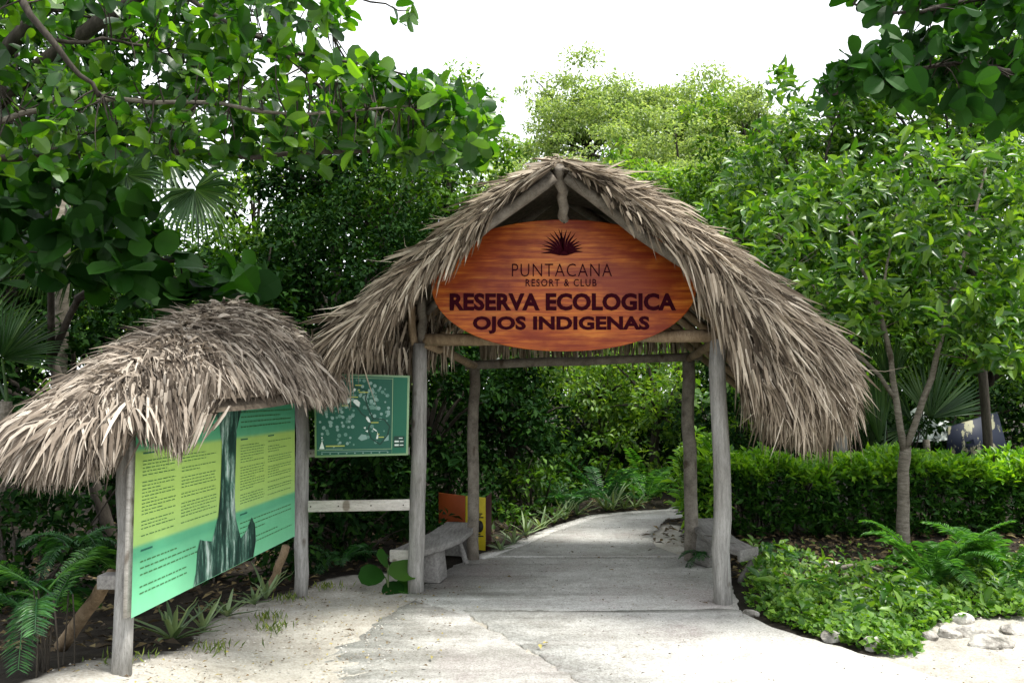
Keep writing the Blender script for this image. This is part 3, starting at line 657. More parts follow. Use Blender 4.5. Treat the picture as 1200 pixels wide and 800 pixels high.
aa, bb = np.meshgrid(np.linspace(-1, 1, 17), np.linspace(-1, 1, 11), indexing='ij')
sc2 = np.sqrt(np.maximum(aa ** 2 + bb ** 2, 1e-9)); mx = np.maximum(np.abs(aa), np.abs(bb)); f = np.where(sc2 > 0, mx / sc2, 1) * .95
top = dome(aa * f, bb * f) - (0, 0, .03); k = 11; i = (np.arange(16)[:, None] * k + np.arange(10)[None]).ravel(); o = 17 * 11
mk('thatch_backing', np.vstack([top.reshape(-1, 3), top.reshape(-1, 3) - (0, 0, .07)]), [np.stack([i, i + k, i + k + 1, i + 1], -1), np.stack([i + o, i + 1 + o, i + k + 1 + o, i + k + o], -1)], M['under'], she)
log('brace', spot(72, 756, 4.9), spot(132, 672, 4.6), .04, M['tan'], she, 95)
log('brace', spot(318, 690, 6.9), spot(335, 640, 6.8), .035, M['tan'], she, 96)
MB().box(spot(130, 680, 4.42), (.05, .05, .035)).build('block', M['plank'], she, bevel=.006)

# ------------------------------------------------------------------ the information board
TL, BL_, BR_, TR = spot(160, 466, 4.34), spot(153, 724, 4.31), spot(345, 628, 6.70), spot(345, 463.5, 6.70)
eu, ev = BR_ - BL_, (TL - BL_); Wd_, Ht_ = np.linalg.norm(eu), np.linalg.norm(ev)
nb = nrm(np.cross(eu, ev))
def bp(u, v, lift=0.): return BL_ + eu * np.asarray(u)[..., None] * 1.0 + ev * np.asarray(v)[..., None] + (TR - BR_ - ev) * (np.asarray(u) * np.asarray(v))[..., None] + nb * lift
ib = thing('information_board', 'large green and yellow information board in four columns of text with a tree picture', 'board', tuple(BL_))
def printed(name, col, rough=.5, var=.05): return plain(name, col, rough, .3, var, 3)
M['p_top'] = printed('print_green', (.075, .35, .19)); M['p_mid'] = printed('print_lime', (.45, .67, .15)); M['p_low'] = printed('print_mint', (.21, .61, .35)); M['p_dk'] = printed('print_teal', (.12, .46, .26))
M['ink'] = printed('print_ink', (.02, .13, .09)); M['ink_soft'] = printed('print_soft_ink', (.06, .17, .06))
def rect(u0, u1, v0, v1): return np.array([(u0, v0), (u1, v0), (u1, v1), (u0, v1)], float)
def flat(name, polys, mat, parent, lift, kind=None, fn=None):
    fn = fn or bp
    if kind is None and len(polys) > 1 and name not in ('map_trail', 'map_frame_line', 'scale_bar', 'north_arrow', 'bird_emblem'):
        for p in polys: flat(name, [p], mat, parent, lift, None, fn)
        return
    x = MB()
    for p in polys:
        p = np.asarray(p, float); q = fn(p[:, 0], p[:, 1], lift); x.add(q, np.arange(len(q))[None])
    return x.build(name, mat, parent, kind=kind)
x = MB(); q = bp(np.array([0, 1, 1, 0]), np.array([0, 0, 1, 1])); x.prism(q - nb * .04, nb * .02); ip = x.build('panel', M['white_wood'], ib)
pv = np.array([0, .1, .24, .27, .305, .325, .5, .74, .765, .80, .86, .93, 1.]); pc = np.array([(.22, .64, .37), (.19, .61, .34), (.16, .54, .30), (.11, .44, .25), (.12, .46, .25), (.42, .66, .20), (.47, .69, .17), (.44, .66, .16), (.13, .46, .24), (.10, .42, .22), (.11, .44, .25), (.07, .35, .19), (.06, .31, .17)])
vv = np.linspace(0, 1, 161); x = MB(); q0, q1 = bp(np.zeros(161), vv, .003), bp(np.ones(161), vv, .003); k_ = np.arange(160); x.add(np.vstack([q0, q1]), np.stack([k_, k_ + 161, k_ + 162, k_ + 1], -1))
def printmat():
    m, nt, N, L = ntree('printed_colour_field'); at = N('ShaderNodeAttribute'); at.attribute_name = 'print'; n_ = noise(nt, 5, 5, .7); d_ = noise(nt, 60, 3, .7)
    c = mixc(nt, ramp(nt, n_, [(.4, (.35, .35, .35)), (.65, (0, 0, 0))]), at.outputs['Color'], mixc(nt, 1., at.outputs['Color'], (.78, .82, .75), 'MULTIPLY'))
    c = mixc(nt, ramp(nt, d_, [(.62, (0, 0, 0)), (.75, (.25, .25, .25))]), c, (.35, .38, .3)); finish(nt, c, .4, spec=.35); return m
cf = x.build('colour_field', printmat(), ip); ca = cf.data.attributes.new('print', 'FLOAT_COLOR', 'POINT')
col_ = np.stack([np.interp(vv, pv, pc[:, k]) for k in range(3)] + [np.ones(161)], -1); ca.data.foreach_set('color', np.vstack([col_, col_]).astype(np.float32).ravel())
rw = rng_of(61); rows = []; heads = []
def para(u0, u1, v0, v1, step=.0165, h=.0042, p_gap=.16):
    v = v0
    while v > v1:
        u = u0; end = u1 - (rw.uniform(.2, .6) * (u1 - u0) if rw.random() < .2 else rw.uniform(0, .012))
        while u < end:
            wl = rw.uniform(.006, .022); rows.append(rect(u, min(u + wl, end), v, v + h)); u += wl + .0045
        v -= step * (2.0 if rw.random() < p_gap else 1)
for (u0, u1) in ((.03, .185), (.21, .405), (.555, .735), (.76, .97)):
    para(u0, u1, .70, .35); heads.append(rect(u0, u0 + .05, .735, .743))
for (u0, u1) in ((.03, .40), (.555, .97)):
    para(u0, u1, .90, .80, .03, .008, 0)
    para(u0, u1 - (.1 if u0 < .5 else 0), .235, .16, .03, .006, .1); para(u0, u1 - .15 if u0 < .5 else u1, .12, .06, .03, .006, .2)
    heads.append(rect(u0, u0 + .12, .93, .945)); heads.append(rect(u0, u0 + .05, .285, .293))
flat('printed_text', rows, M['ink_soft'], ip, .005, 'stuff'); flat('printed_heading', heads, M['ink'], ip, .005)
def photo():
    m, nt, N, L = ntree('print_photograph'); a = noise(nt, 3.0, 8, .78, (2.6, 2.6, .55)); b = noise(nt, 13, 6, .75, (2.2, 2.2, .5))
    c = ramp(nt, a, [(.42, (.006, .022, .018)), (.50, (.03, .10, .075)), (.55, (.20, .38, .29)), (.61, (.62, .76, .70))])
    c = mixc(nt, ramp(nt, b, [(.4, (.7, .7, .7)), (.6, (0, 0, 0))]), c, (.012, .04, .03)); finish(nt, c, .5); return m
M['photo'] = photo()
trunk = [(.50, 0), (.50, 0), (.80, .0), (.83, .10), (.815, .24), (.79, .33), (.765, .22), (.735, .15), (.70, .28), (.695, .40), (.70, .60), (.70, .80), (.735, .93), (.70, 1.0), (.60, 1.0), (.585, .90), (.545, .985), (.535, .93), (.565, .83), (.585, .74), (.582, .6), (.578, .45), (.565, .33), (.53, .22), (.49, .12), (.445, .05), (.44, .0)]
trunk = [(.43, .004), (.80, .004), (.83, .10), (.815, .20), (.79, .25), (.765, .18), (.735, .15), (.70, .28), (.69, .40), (.695, .60), (.70, .80), (.735, .93), (.71, .996), (.60, .996), (.59, .90), (.55, .975), (.535, .93), (.565, .83), (.587, .74), (.584, .6), (.578, .45), (.565, .33), (.53, .20), (.49, .22), (.465, .235), (.45, .18), (.445, .08)]
trunk = [(float(np.interp(a_, [.43, .49, .53, .565, .585, .70, .735, .80, .83], [.28, .335, .38, .415, .43, .525, .56, .65, .67])), b_) for a_, b_ in trunk]
flat('tree_picture', [trunk], M['photo'], ip, .0065)
q = np.linspace(0, 2 * np.pi, 14, endpoint=False)
flat('bird_emblem', [np.stack([.585 + .012 * np.cos(q), .955 + .03 * np.sin(q)], -1), [(.57, .90), (.605, .92), (.587, .975)]], M['ink'], ip, .0065)

# ------------------------------------------------------------------ rails and map board
def board_between(name, label, cat, a, b, h, t, mat, seed):
    a, b = np.asarray(a), np.asarray(b); d = nrm(b - a); n_ = nrm(np.cross(d, (0, 0, 1)))
    r = thing(name, label, cat, tuple((a + b) / 2)); MB().box((a + b) / 2, (np.linalg.norm(b - a) / 2, t, h), np.stack([d, n_, (0, 0, 1)], 1)).build('board', mat, r, bevel=.004)
    x = MB()
    for u in (.03, .30, .62, .94): p = a + (b - a) * u - (0, t, 0); x.tube([p + (0, .004, 0), p - (0, .003, 0)], .006, 6)
    x.build('nail', M['bark_dark'], r, kind='stuff'); return r
board_between('wooden_rail', 'pale plank rail nailed across the two posts below the map board', 'rail', spot(361, 593, 6.74), spot(480, 591, 6.84), .043, .016, M['white_wood'], 1)
board_between('wooden_rail', 'short grey cross rail carrying the bottom edge of the map board', 'rail', spot(361, 531, 6.80), spot(480, 528, 6.90), .03, .014, M['plank'], 2)
mTL, mTR, mBR, mBL = spot(368, 437, 6.70), spot(480, 440, 6.76), spot(478, 533, 6.76), spot(369, 536, 6.70)
def mp_(u, v, lift=0.):
    u, v = np.asarray(u)[..., None], np.asarray(v)[..., None]
    return mBL * (1 - u) * (1 - v) + mBR * u * (1 - v) + mTR * u * v + mTL * (1 - u) * v + np.array((0, -1, 0)) * lift
mb_ = thing('map_board', 'dark green trail map board with white lake shapes between two posts', 'map', tuple(mBL))
M['m_green'] = printed('map_green', (.016, .105, .07)); M['m_side'] = printed('map_side_green', (.014, .13, .075)); M['m_line'] = printed('map_pale_line', (.30, .46, .26)); M['m_white'] = printed('map_white', (.72, .80, .75)); M['m_tree'] = printed('map_tree_grey', (.13, .27, .22)); M['m_tree2'] = printed('map_tree_pale', (.24, .38, .34)); M['m_dark'] = printed('map_dark', (.012, .05, .035)); M['m_yel'] = printed('map_yellow', (.45, .50, .12))
x = MB(); x.prism(mp_(np.array([0, 1, 1, 0]), np.array([0, 0, 1, 1])), (0, .022, 0)); mpn = x.build('panel', M['m_line'], mb_)
fm = lambda name, polys, mat, lift, kind=None: flat(name, polys, mat, mpn, lift, kind, mp_)
fm('map_field', [rect(.02, .825, .025, .975)], M['m_green'], .003); fm('map_field', [rect(.828, .98, .025, .975)], M['m_side'], .003)
def circ(u, v, r, n=10): q = np.linspace(0, 2 * np.pi, n, endpoint=False); return np.stack([u + r * np.cos(q), v + r * 1.16 * np.sin(q)], -1)
t1, t2 = [], []
for k in range(150):
    u, v = (rw.normal(.64, .09), rw.normal(.70, .12)) if k % 3 == 0 else (rw.uniform(.05, .42), rw.normal(.42, .13)) if k % 3 == 1 else (rw.uniform(.06, .80), rw.uniform(.12, .93))
    if .05 < u < .80 and .12 < v < .94: (t1 if rw.random() < .6 else t2).append(circ(u, v, rw.uniform(.010, .022), 8))
fm('map_tree', t1, M['m_tree'], .005, 'stuff'); fm('map_tree', t2, M['m_tree2'], .006, 'stuff')
def line(pts, wd):
    out = []
    for a, b in zip(pts[:-1], pts[1:]):
        a, b = np.array(a, float), np.array(b, float); d = (b - a) / np.linalg.norm(b - a); n_ = np.array((-d[1], d[0])) * wd; out.append([a - n_, b - n_, b + n_, a + n_])
    return out
fm('map_trail', line([(.27, .74), (.30, .68), (.36, .62), (.45, .60), (.50, .52), (.56, .47)], .006) + line([(.56, .82), (.54, .70), (.57, .58), (.62, .46), (.74, .45), (.80, .36), (.78, .26), (.70, .14), (.60, .22), (.57, .34), (.62, .45)], .007) + line([(.36, .86), (.45, .84), (.56, .80)], .005), M['m_dark'], .0075)
fm('map_lake', [[(.33, .66), (.36, .64), (.39, .68), (.385, .725), (.355, .72)], [(.41, .66), (.445, .62), (.475, .60), (.48, .66), (.45, .69), (.42, .69)], [(.545, .46), (.57, .42), (.595, .41), (.585, .45), (.565, .485), (.55, .485)], [(.655, .21), (.675, .21), (.68, .25), (.67, .30), (.665, .26)], [(.52, .35), (.54, .33), (.545, .36)], [(.54, .31), (.565, .29), (.57, .32)], [(.41, .80), (.43, .79), (.44, .82), (.42, .83)], [(.37, .775), (.39, .77), (.395, .785)], [(.62, .33), (.66, .30), (.665, .31), (.625, .345)]], M['m_white'], .0075)
fm('map_lake', [[(.46, .22), (.50, .19), (.56, .21), (.55, .26), (.50, .27)], [(.74, .18), (.79, .19), (.79, .26), (.76, .25)]], M['m_tree2'], .0075)
fm('map_label', [rect(.43 + a, .43 + a + w_, b, b + .012) for a, b, w_ in ((0, .86, .07), (.04, .775, .10), (-.06, .715, .09), (-.14, .61, .07), (.17, .405, .08), (.25, .225, .06), (-.14, .765, .05))] + [rect(.12, .32, .125, .14)] + [rect(.67, .69, .26, .275), rect(.46, .48, .80, .815)], M['m_yel'], .0078)
fm('north_arrow', [[(.05, .10), (.105, .10), (.08, .20)], circ(.079, .235, .008, 6), [(.075, .20), (.083, .20), (.08, .225)]], M['m_white'], .0078)
fm('map_frame_line', line([(.03, .085), (.825, .085)], .003) + line([(.825, .085), (.825, .955)], .003) + line([(.03, .955), (.825, .955)], .003), M['m_line'], .0072)
fm('scale_bar', line([(.07, .062), (.78, .062)], .003) + [rect(.07 + k * .088, .085 + k * .088, .035, .05) for k in range(9)] + line([(.12, .10), (.30, .10)], .003), M['m_tree2'], .0072)
fm('legend_box', [rect(.845, .96, .10, .24)], M['m_dark'], .0072); fm('legend_key', [rect(.855, .90, .165, .185), rect(.855, .90, .12, .14), rect(.91, .95, .168, .18), rect(.91, .95, .123, .135), rect(.90, .94, .21, .22)], M['m_white'], .0078)

# ------------------------------------------------------------------ yellow panel box behind the left bench
M['yellow'] = plain('yellow_paint', (.62, .50, .025), .45); M['orange'] = plain('orange_paint', (.30, .06, .010), .45, .3, .25, 3); M['maroon'] = plain('maroon_paint', (.05, .006, .012), .5); M['black'] = plain('black_ink', (.02, .02, .015), .5)
yb = thing('display_panel', 'folded orange and yellow panel with dark print standing behind the bench', 'panel', tuple(spot(545, 648, 8.95)))
def quad_slab(name, cs, mat, back=(0, .03, 0)):
    x = MB(); x.prism(np.array(cs), back); return x.build(name, mat, yb, bevel=.004)
p0, p1, p2, p3 = (514, 577, 648), (545, 581, 651), (569, 583, 652), (576, 576, 648)
S = lambda p, Yq: (spot(p[0], p[2], Yq), spot(p[0], p[1], Yq))
a0, a1 = S(p0, 9.15); b0, b1 = S(p1, 8.95); c0, c1 = S(p2, 8.85); d0, d1 = S(p3, 9.0)
quad_slab('orange_face', [a0, b0, b1, a1], M['orange']); quad_slab('yellow_face', [b0 + (.004, 0, 0), c0, c1, b1 + (.004, 0, 0)], M['yellow']); quad_slab('edge_strip', [c0 + (.004, 0, 0), d0, d1, c1 + (.004, 0, 0)], M['maroon'])
x = MB()
for (u0, u1, v) in ((.45, .85, .70), (.5, .8, .67), (.42, .9, .64), (.4, .75, .36), (.45, .9, .33)):
    P_ = [b0 + (c0 - b0) * u + (b1 - b0) * vv + (0, -.006, 0) for u, vv in ((u0, v), (u1, v), (u1, v + .018), (u0, v + .018))]; x.prism(np.array(P_), (0, .004, 0))
P_ = [b0 + (c0 - b0) * (.72 + .18 * math.cos(t)) + (b1 - b0) * (.50 + .10 * math.sin(t)) + (0, -.006, 0) for t in np.linspace(0, 2 * np.pi, 12, endpoint=False)]; x.prism(np.array(P_), (0, .004, 0))
x.build('printed_text', M['black'], yb, kind='stuff')

# ------------------------------------------------------------------ plants: builders
def limb(x, pts, r0, r1, sides=7, rng=None): x.tube(pts, np.linspace(r0, r1, len(pts)), sides, True, .05 if rng is not None else 0, rng)
def bez(a, b, c, n=8):
    t = np.linspace(0, 1, n)[:, None]; return (1 - t) ** 2 * np.asarray(a) + 2 * t * (1 - t) * np.asarray(b) + t * t * np.asarray(c)
def whorls(Pc, Dc, k, L, asp, r, spread=.75, droop=.12):
    """k leaves round each twig end Pc that points along Dc"""
    n = len(Pc); Dc = nrm(Dc); ref = np.where(np.abs(Dc[:, 2:]) < .9, np.array((0, 0, 1.)), np.array((1., 0, 0)))
    x = nrm(np.cross(Dc, ref)); y = np.cross(Dc, x); out = []
    for j in range(k):
        a = j * 2.4 + r.uniform(0, .8, n); s = spread * r.uniform(.6, 1.25, n)
        ray = np.cos(a)[:, None] * x + np.sin(a)[:, None] * y
        D = nrm(Dc * (1 - .55 * s)[:, None] + ray * s[:, None] + DOWN * droop + r.normal(size=(n, 3)) * .15)
        N = nrm(Dc * .8 - ray * .35 + np.array((0, 0, .55)) + r.normal(size=(n, 3)) * .42)
        l = L * r.uniform(.42, 1.3, n)
        out.append((Pc - Dc * (j * .12 * L) + r.normal(size=(n, 3)) * .1 * L, D, N, l, l * asp * r.uniform(.85, 1.15, n)))
    return cat(out)
def crown_points(n, c, rad, r, nclump=34, clump=.30, hollow=.45):
    """leaf places in clumps spread through an uneven crown"""
    d = nrm(r.normal(size=(nclump, 3))); rr = r.uniform(hollow, 1, nclump) ** .7
    cc = d * rr[:, None] * (1 + .22 * r.normal(size=(nclump, 1))); cs = clump * r.uniform(.55, 1.35, nclump)
    k = r.choice(nclump, n, p=cs ** 2 / np.sum(cs ** 2)); q = nrm(r.normal(size=(n, 3))) * (r.uniform(0, 1, (n, 1)) ** .45)
    P = cc[k] + q * cs[k][:, None] * (1, 1, .75)
    return np.asarray(c) + P * np.asarray(rad), np.asarray(c) + cc * np.asarray(rad), q
def tree(name, label, catg, px, py, Yd, rx, rz, mat, lp, group, seed, T=T_FAR, depth=None, trunk=True, cover=3.0, bark='bark_dark', tr=.11, nclump=36, asp=.5, base=None, clump=.30):
    r = rng_of(seed); c = spot(px, py, Yd); s = Yd / 1000; rad = np.array((rx * s, depth or min(rx, rz) * s * 1.0, rz * s))
    bx, by = (c[0], Yd + .2) if base is None else base
    t = thing(name, label, catg, (bx, by, 0), group)
    n = int(cover * math.pi * rx * rz / (lp * lp * .33)); L = lp * s
    P, cc, q = crown_points(n, c, rad, r, nclump, clump)
    ok = P[:, 2] > .05; P, q = P[ok], q[ok]; n = len(P)
    D = nrm(q * (1, 1, .5) + r.normal(size=(n, 3)) * .6 + DOWN * .25); N = nrm(np.array((0, 0, 1.)) + q * .5 + r.normal(size=(n, 3)) * .45)
    l = L * r.uniform(.6, 1.3, n); leaf_mass('crown' if trunk else 'foliage', P, D, N, l, l * asp, T, mat, t)
    x = MB(); g0 = np.array((bx, by, -.05))
    if trunk:
        top = c - (0, 0, rad[2] * .35); mid = (g0 + top) / 2 + r.normal(size=3) * (.25, .2, 0)
        limb(x, bez(g0, mid, top, 9), tr, tr * .55, 8, r)
        for k in r.choice(len(cc), min(14, len(cc)), replace=False): limb(x, bez(top - (0, 0, rad[2] * r.uniform(0, .35)), (top + cc[k]) / 2 + (0, 0, .15 * rad[2]), cc[k], 6), tr * .42, tr * .06, 5)
        x.build('trunk', M[bark], t, smooth=True)
    else:
        for k in range(min(12, len(cc))): limb(x, bez(g0 + r.normal(size=3) * (.12, .12, 0), (g0 + cc[k]) / 2 + r.normal(size=3) * .1, cc[k], 6), .018, .005, 5)
        x.build('stem', M[bark], t)
    return t
def twig_tree(t, polys, n, dz, k, L, asp, T, mat, r, nparts, dirbias=(0, -.2, .3), droop=.15, spread=.75):
    """twig ends filling the outlined volume between two distances"""
    out = []
    for poly, cnt in zip(polys, n):
        poly = np.array(poly, float); lo, hi = poly.min(0), poly.max(0); got = []
        while len(got) < cnt:
            q = r.uniform(lo, hi, (cnt * 2, 2)); got += list(q[inpoly(q[:, 0], q[:, 1], poly)])
        out += [spot(a, b, d) for (a, b), d in zip(got[:cnt], r.uniform(*dz, cnt))]
    Pc = np.array(out); Dc = nrm(r.normal(size=Pc.shape) * (1, .8, .55) + np.array(dirbias))
    P, D, N, l, wd = whorls(Pc, Dc, k, L, asp, r, spread, droop)
    leaves_split(t, P, D, N, l, wd, T, mat, nparts)
    return Pc, Dc
def twigs_to(x, Pc, Dc, limbs, r, rad=.006, every=1):
    """thin twigs from the nearest point of the limbs to each twig end"""
    pts = np.vstack([sampler(l, 60)(np.linspace(.1, 1, 40)) for l in limbs])
    for p, d in list(zip(Pc, Dc))[::every]:
        dd = np.linalg.norm(pts - p, axis=1); i = np.argmin(dd); a = pts[i]
        if dd[i] > .42: continue
        x.tube(bez(a, (a + p) / 2 - d * .06 + r.normal(size=3) * .04, p, 5), np.linspace(rad, rad * .35, 5), 4, False)

# ------------------------------------------------------------------ sea grape overhead on the left
r = rng_of(101)
sg = thing('sea_grape_tree', 'sea grape tree with big round leaves reaching over the small thatched shelter', 'tree', (-4.3, 5.6, 0))
PL = lambda *l: np.array([spot(a, b, d) for a, b, d in l])
SL = [PL((-60, 192, 5.7), (60, 180, 5.5), (200, 178, 5.35), (300, 184, 5.3), (400, 178, 5.3), (470, 172, 5.4), (545, 186, 5.6)),
      PL((-40, 150, 5.2), (60, 122, 5.0), (160, 117, 4.9), (250, 125, 4.85), (340, 132, 4.85), (482, 128, 4.9)),
      PL((150, -70, 5.5), (240, 18, 5.45), (330, 55, 5.4), (370, 95, 5.4), (425, 145, 5.45), (470, 170, 5.5)),
      PL((-20, -60, 4.6), (60, 50, 4.6), (120, 112, 4.7)), PL((300, -80, 5.6), (360, -30, 5.6), (430, 0, 5.6), (482, 12, 5.6)), PL((330, 55, 5.4), (430, 80, 5.7), (500, 95, 5.8), (565, 128, 5.9)),
      PL((60, 50, 4.7), (140, 45, 5.0), (220, 70, 5.3), (300, 105, 5.5)), PL((-20, 10, 5.6), (80, 15, 5.7), (180, 40, 5.8), (260, 75, 5.9)), PL((40, 160, 5.9), (140, 150, 6.0), (240, 155, 6.0), (330, 150, 6.0)), PL((250, 20, 6.0), (330, 15, 6.1), (390, 40, 6.1))]
x = MB(); tp = np.array((-4.3, 5.6, 0))
limb(x, bez(tp - (0, 0, .1), tp + (-.2, .1, 1.6), (-4.1, 5.6, 3.0), 9), .16, .11, 10, r); limb(x, bez((-4.12, 5.6, 2.85), (-4.0, 5.6, 3.6), (-3.6, 5.8, 4.9), 8), .112, .03, 10, r)
for l, ra, rb in zip(SL, (.03, .02, .022, .03, .016, .012, .012, .012, .012, .010), (.008, .006, .007, .012, .004, .004, .004, .004, .004, .004)):
  xb = x if l is not SL[1] else MB()
  limb(xb, sampler(l)(np.linspace(0, 1, 14)) + r.normal(size=(14, 3)) * .012, ra, rb, 7, r)
  if xb is not x: xb.build('branch', M['bark'], sg, smooth=True)
for l in (SL[0], SL[1], SL[2], SL[3], SL[4]): limb(x, bez((-4.1, 5.6, 2.9), (np.array((-4.1, 5.6, 3.6)) + l[0]) / 2, l[0], 8), .07, .03, 8)
POLY = [[(-40, -50), (240, -50), (300, 40), (330, 110), (320, 185), (180, 190), (-40, 195)], [(240, -50), (400, -50), (420, 10), (380, 50), (450, 85), (560, 105), (585, 150), (560, 200), (430, 190), (320, 190), (320, 60)],
        [(390, 70), (520, 92), (578, 145), (560, 195), (450, 185), (400, 140)], [(462, 2), (485, 2), (490, 20), (470, 25)]]
Pc, Dc = twig_tree(sg, POLY, (430, 230, 110, 2), (4.6, 6.6), 6, .13, .56, T_ROUND, M['grape'], r, 300, (.1, -.25, .25))
twigs_to(x, Pc, Dc, SL, r); x.build('trunk', M['bark_dark'], sg, smooth=True)
# a pale branch in front with its lit leaves
# large dark leaves low on the left
r = rng_of(102)
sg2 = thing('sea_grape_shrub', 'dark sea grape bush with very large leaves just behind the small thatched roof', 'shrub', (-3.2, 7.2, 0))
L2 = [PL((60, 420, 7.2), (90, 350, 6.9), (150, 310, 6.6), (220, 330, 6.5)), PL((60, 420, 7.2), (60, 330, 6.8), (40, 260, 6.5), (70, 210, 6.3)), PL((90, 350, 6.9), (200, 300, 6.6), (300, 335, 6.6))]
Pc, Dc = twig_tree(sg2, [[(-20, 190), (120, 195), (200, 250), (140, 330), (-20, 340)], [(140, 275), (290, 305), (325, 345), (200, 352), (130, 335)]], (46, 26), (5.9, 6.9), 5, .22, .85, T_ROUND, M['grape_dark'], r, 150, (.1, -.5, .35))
x = MB(); limb(x, bez((-3.2, 7.2, -.05), (-3.5, 7.2, .9), L2[0][0], 7), .06, .045, 8, r)
for l in L2: limb(x, sampler(l)(np.linspace(0, 1, 9)), .035, .012, 7, r)
twigs_to(x, Pc, Dc, L2, r, .008); x.build('trunk', M['bark_dark'], sg2, smooth=True)
# dark leaves that hang in from the upper right
r = rng_of(103)
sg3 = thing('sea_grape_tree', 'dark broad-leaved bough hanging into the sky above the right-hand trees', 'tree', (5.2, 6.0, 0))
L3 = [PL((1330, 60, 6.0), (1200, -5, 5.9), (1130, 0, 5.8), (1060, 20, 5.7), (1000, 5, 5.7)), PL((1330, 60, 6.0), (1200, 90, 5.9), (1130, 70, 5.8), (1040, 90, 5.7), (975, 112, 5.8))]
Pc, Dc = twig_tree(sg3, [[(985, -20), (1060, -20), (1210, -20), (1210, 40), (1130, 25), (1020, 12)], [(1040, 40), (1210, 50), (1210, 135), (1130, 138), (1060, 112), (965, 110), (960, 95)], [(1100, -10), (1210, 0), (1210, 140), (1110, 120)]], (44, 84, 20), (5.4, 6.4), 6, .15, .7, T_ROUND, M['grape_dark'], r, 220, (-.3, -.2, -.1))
x = MB(); limb(x, bez((5.2, 6.0, -.1), (5.3, 6, 2), L3[0][0], 9), .15, .06, 9, r); limb(x, bez(L3[0][0] - (0, 0, .06), L3[0][0] + (-.1, .1, .5), L3[0][0] + (-.5, .4, 1.3), 7), .06, .02, 9, r)
for l in L3: limb(x, sampler(l)(np.linspace(0, 1, 10)), .03, .008, 7, r)
twigs_to(x, Pc, Dc, L3, r); x.build('trunk', M['bark_dark'], sg3, smooth=True)

# ------------------------------------------------------------------ the broad-leaved trees on the right
r = rng_of(110)
bt = thing('broadleaf_tree', 'slender pale-trunked tree forking low in front of the clipped hedge', 'tree', tuple(gspot(1059, 643)))
b0 = gspot(1059, 645); Yb = b0[1]
TK = PL((1059, 646, Yb), (1058, 600, Yb), (1059, 560, Yb), (1061, 524, Yb))
FA = PL((1060, 528, Yb), (1051, 470, Yb), (1045, 430, Yb), (1036, 380, Yb + .1), (1012, 320, Yb + .2), (990, 250, Yb + .4), (985, 190, Yb + .5))
FB = PL((1062, 526, Yb), (1076, 490, Yb - .05), (1090, 450, Yb - .1), (1100, 405, Yb - .1), (1118, 340, Yb), (1140, 260, Yb + .1), (1160, 180, Yb + .2))
FC = PL((1049, 465, Yb), (1030, 440, Yb - .1), (1012, 425, Yb - .1), (990, 400, Yb), (955, 340, Yb + .1), (915, 280, Yb + .3))
FD = PL((1044, 425, Yb), (1030, 350, Yb + .3), (1050, 260, Yb + .5), (1060, 180, Yb + .6))
x = MB(); limb(x, sampler(TK)(np.linspace(0, 1, 10)) + r.normal(size=(10, 3)) * .004, .063, .054, 12, r)
for l, a, b in ((FA, .038, .010), (FB, .037, .010), (FC, .024, .008), (FD, .02, .006)): limb(x, sampler(l)(np.linspace(0, 1, 14)) + r.normal(size=(14, 3)) * .008, a, b, 8, r)
FL_ = [FA, FB, FC, FD]
Pc, Dc = twig_tree(bt, [[(830, 300), (880, 230), (960, 180), (1080, 150), (1210, 170), (1210, 430), (1120, 425), (1080, 385), (1010, 380), (930, 340)], [(930, 320), (1030, 330), (1040, 395), (960, 380)], [(1110, 340), (1210, 330), (1210, 440), (1130, 420)]], (500, 50, 90), (7.8, 9.6), 7, .155, .40, T_OVAL, M['right'], r, 300, (0, -.5, .45), .1)
twigs_to(x, Pc, Dc, FL_, r, .006, 2); x.build('trunk', M['bark'], bt, smooth=True)
r = rng_of(111)
for (lab, bx, by, poly, cnt, dz, sd_) in (
    ('tall glossy tree with one upright shoot against the sky behind the pavilion roof', 3.6, 10.8, [(805, 265), (840, 220), (875, 165), (905, 130), (945, 104), (985, 78), (1030, 70), (1060, 180), (1040, 300), (960, 340), (880, 330)], 760, (9.6, 11.2), 1),
    ('dense glossy tree filling the upper corner beyond the forked trunk', 6.0, 10.8, [(965, 150), (1000, 90), (1060, 45), (1210, 20), (1210, 330), (1080, 330), (1020, 260)], 800, (9.7, 11.2), 2)):
    t = thing('broadleaf_tree', lab, 'tree', (bx, by, 0), 'glossy trees on the right')
    polys = [poly]; cn = [cnt]
    if sd_ == 1: polys.append([(912, 70), (926, 70), (940, 110), (915, 130), (900, 95)]); cn.append(12)
    Pc, Dc = twig_tree(t, polys, cn, dz, 7, .155, .40, T_OVAL, M['right'], r, 120, (0, -.45, .5), .08)
    top = Pc.mean(0); g0 = np.array((bx, by, -.05)); TL_ = [bez(g0, (g0 + top) / 2 + (.2, 0, 0), top, 9)] + [bez(top - (0, 0, .8), (top + Pc[k]) / 2, Pc[k], 6) for k in range(0, cnt, cnt // 12)]
    x = MB()
    for j, l in enumerate(TL_): limb(x, l, .06 if j == 0 else .03, .05 if j == 0 else .008, 8)
    twigs_to(x, Pc, Dc, TL_, r, .006, 2); x.build('trunk', M['bark_dark'], t, smooth=True)

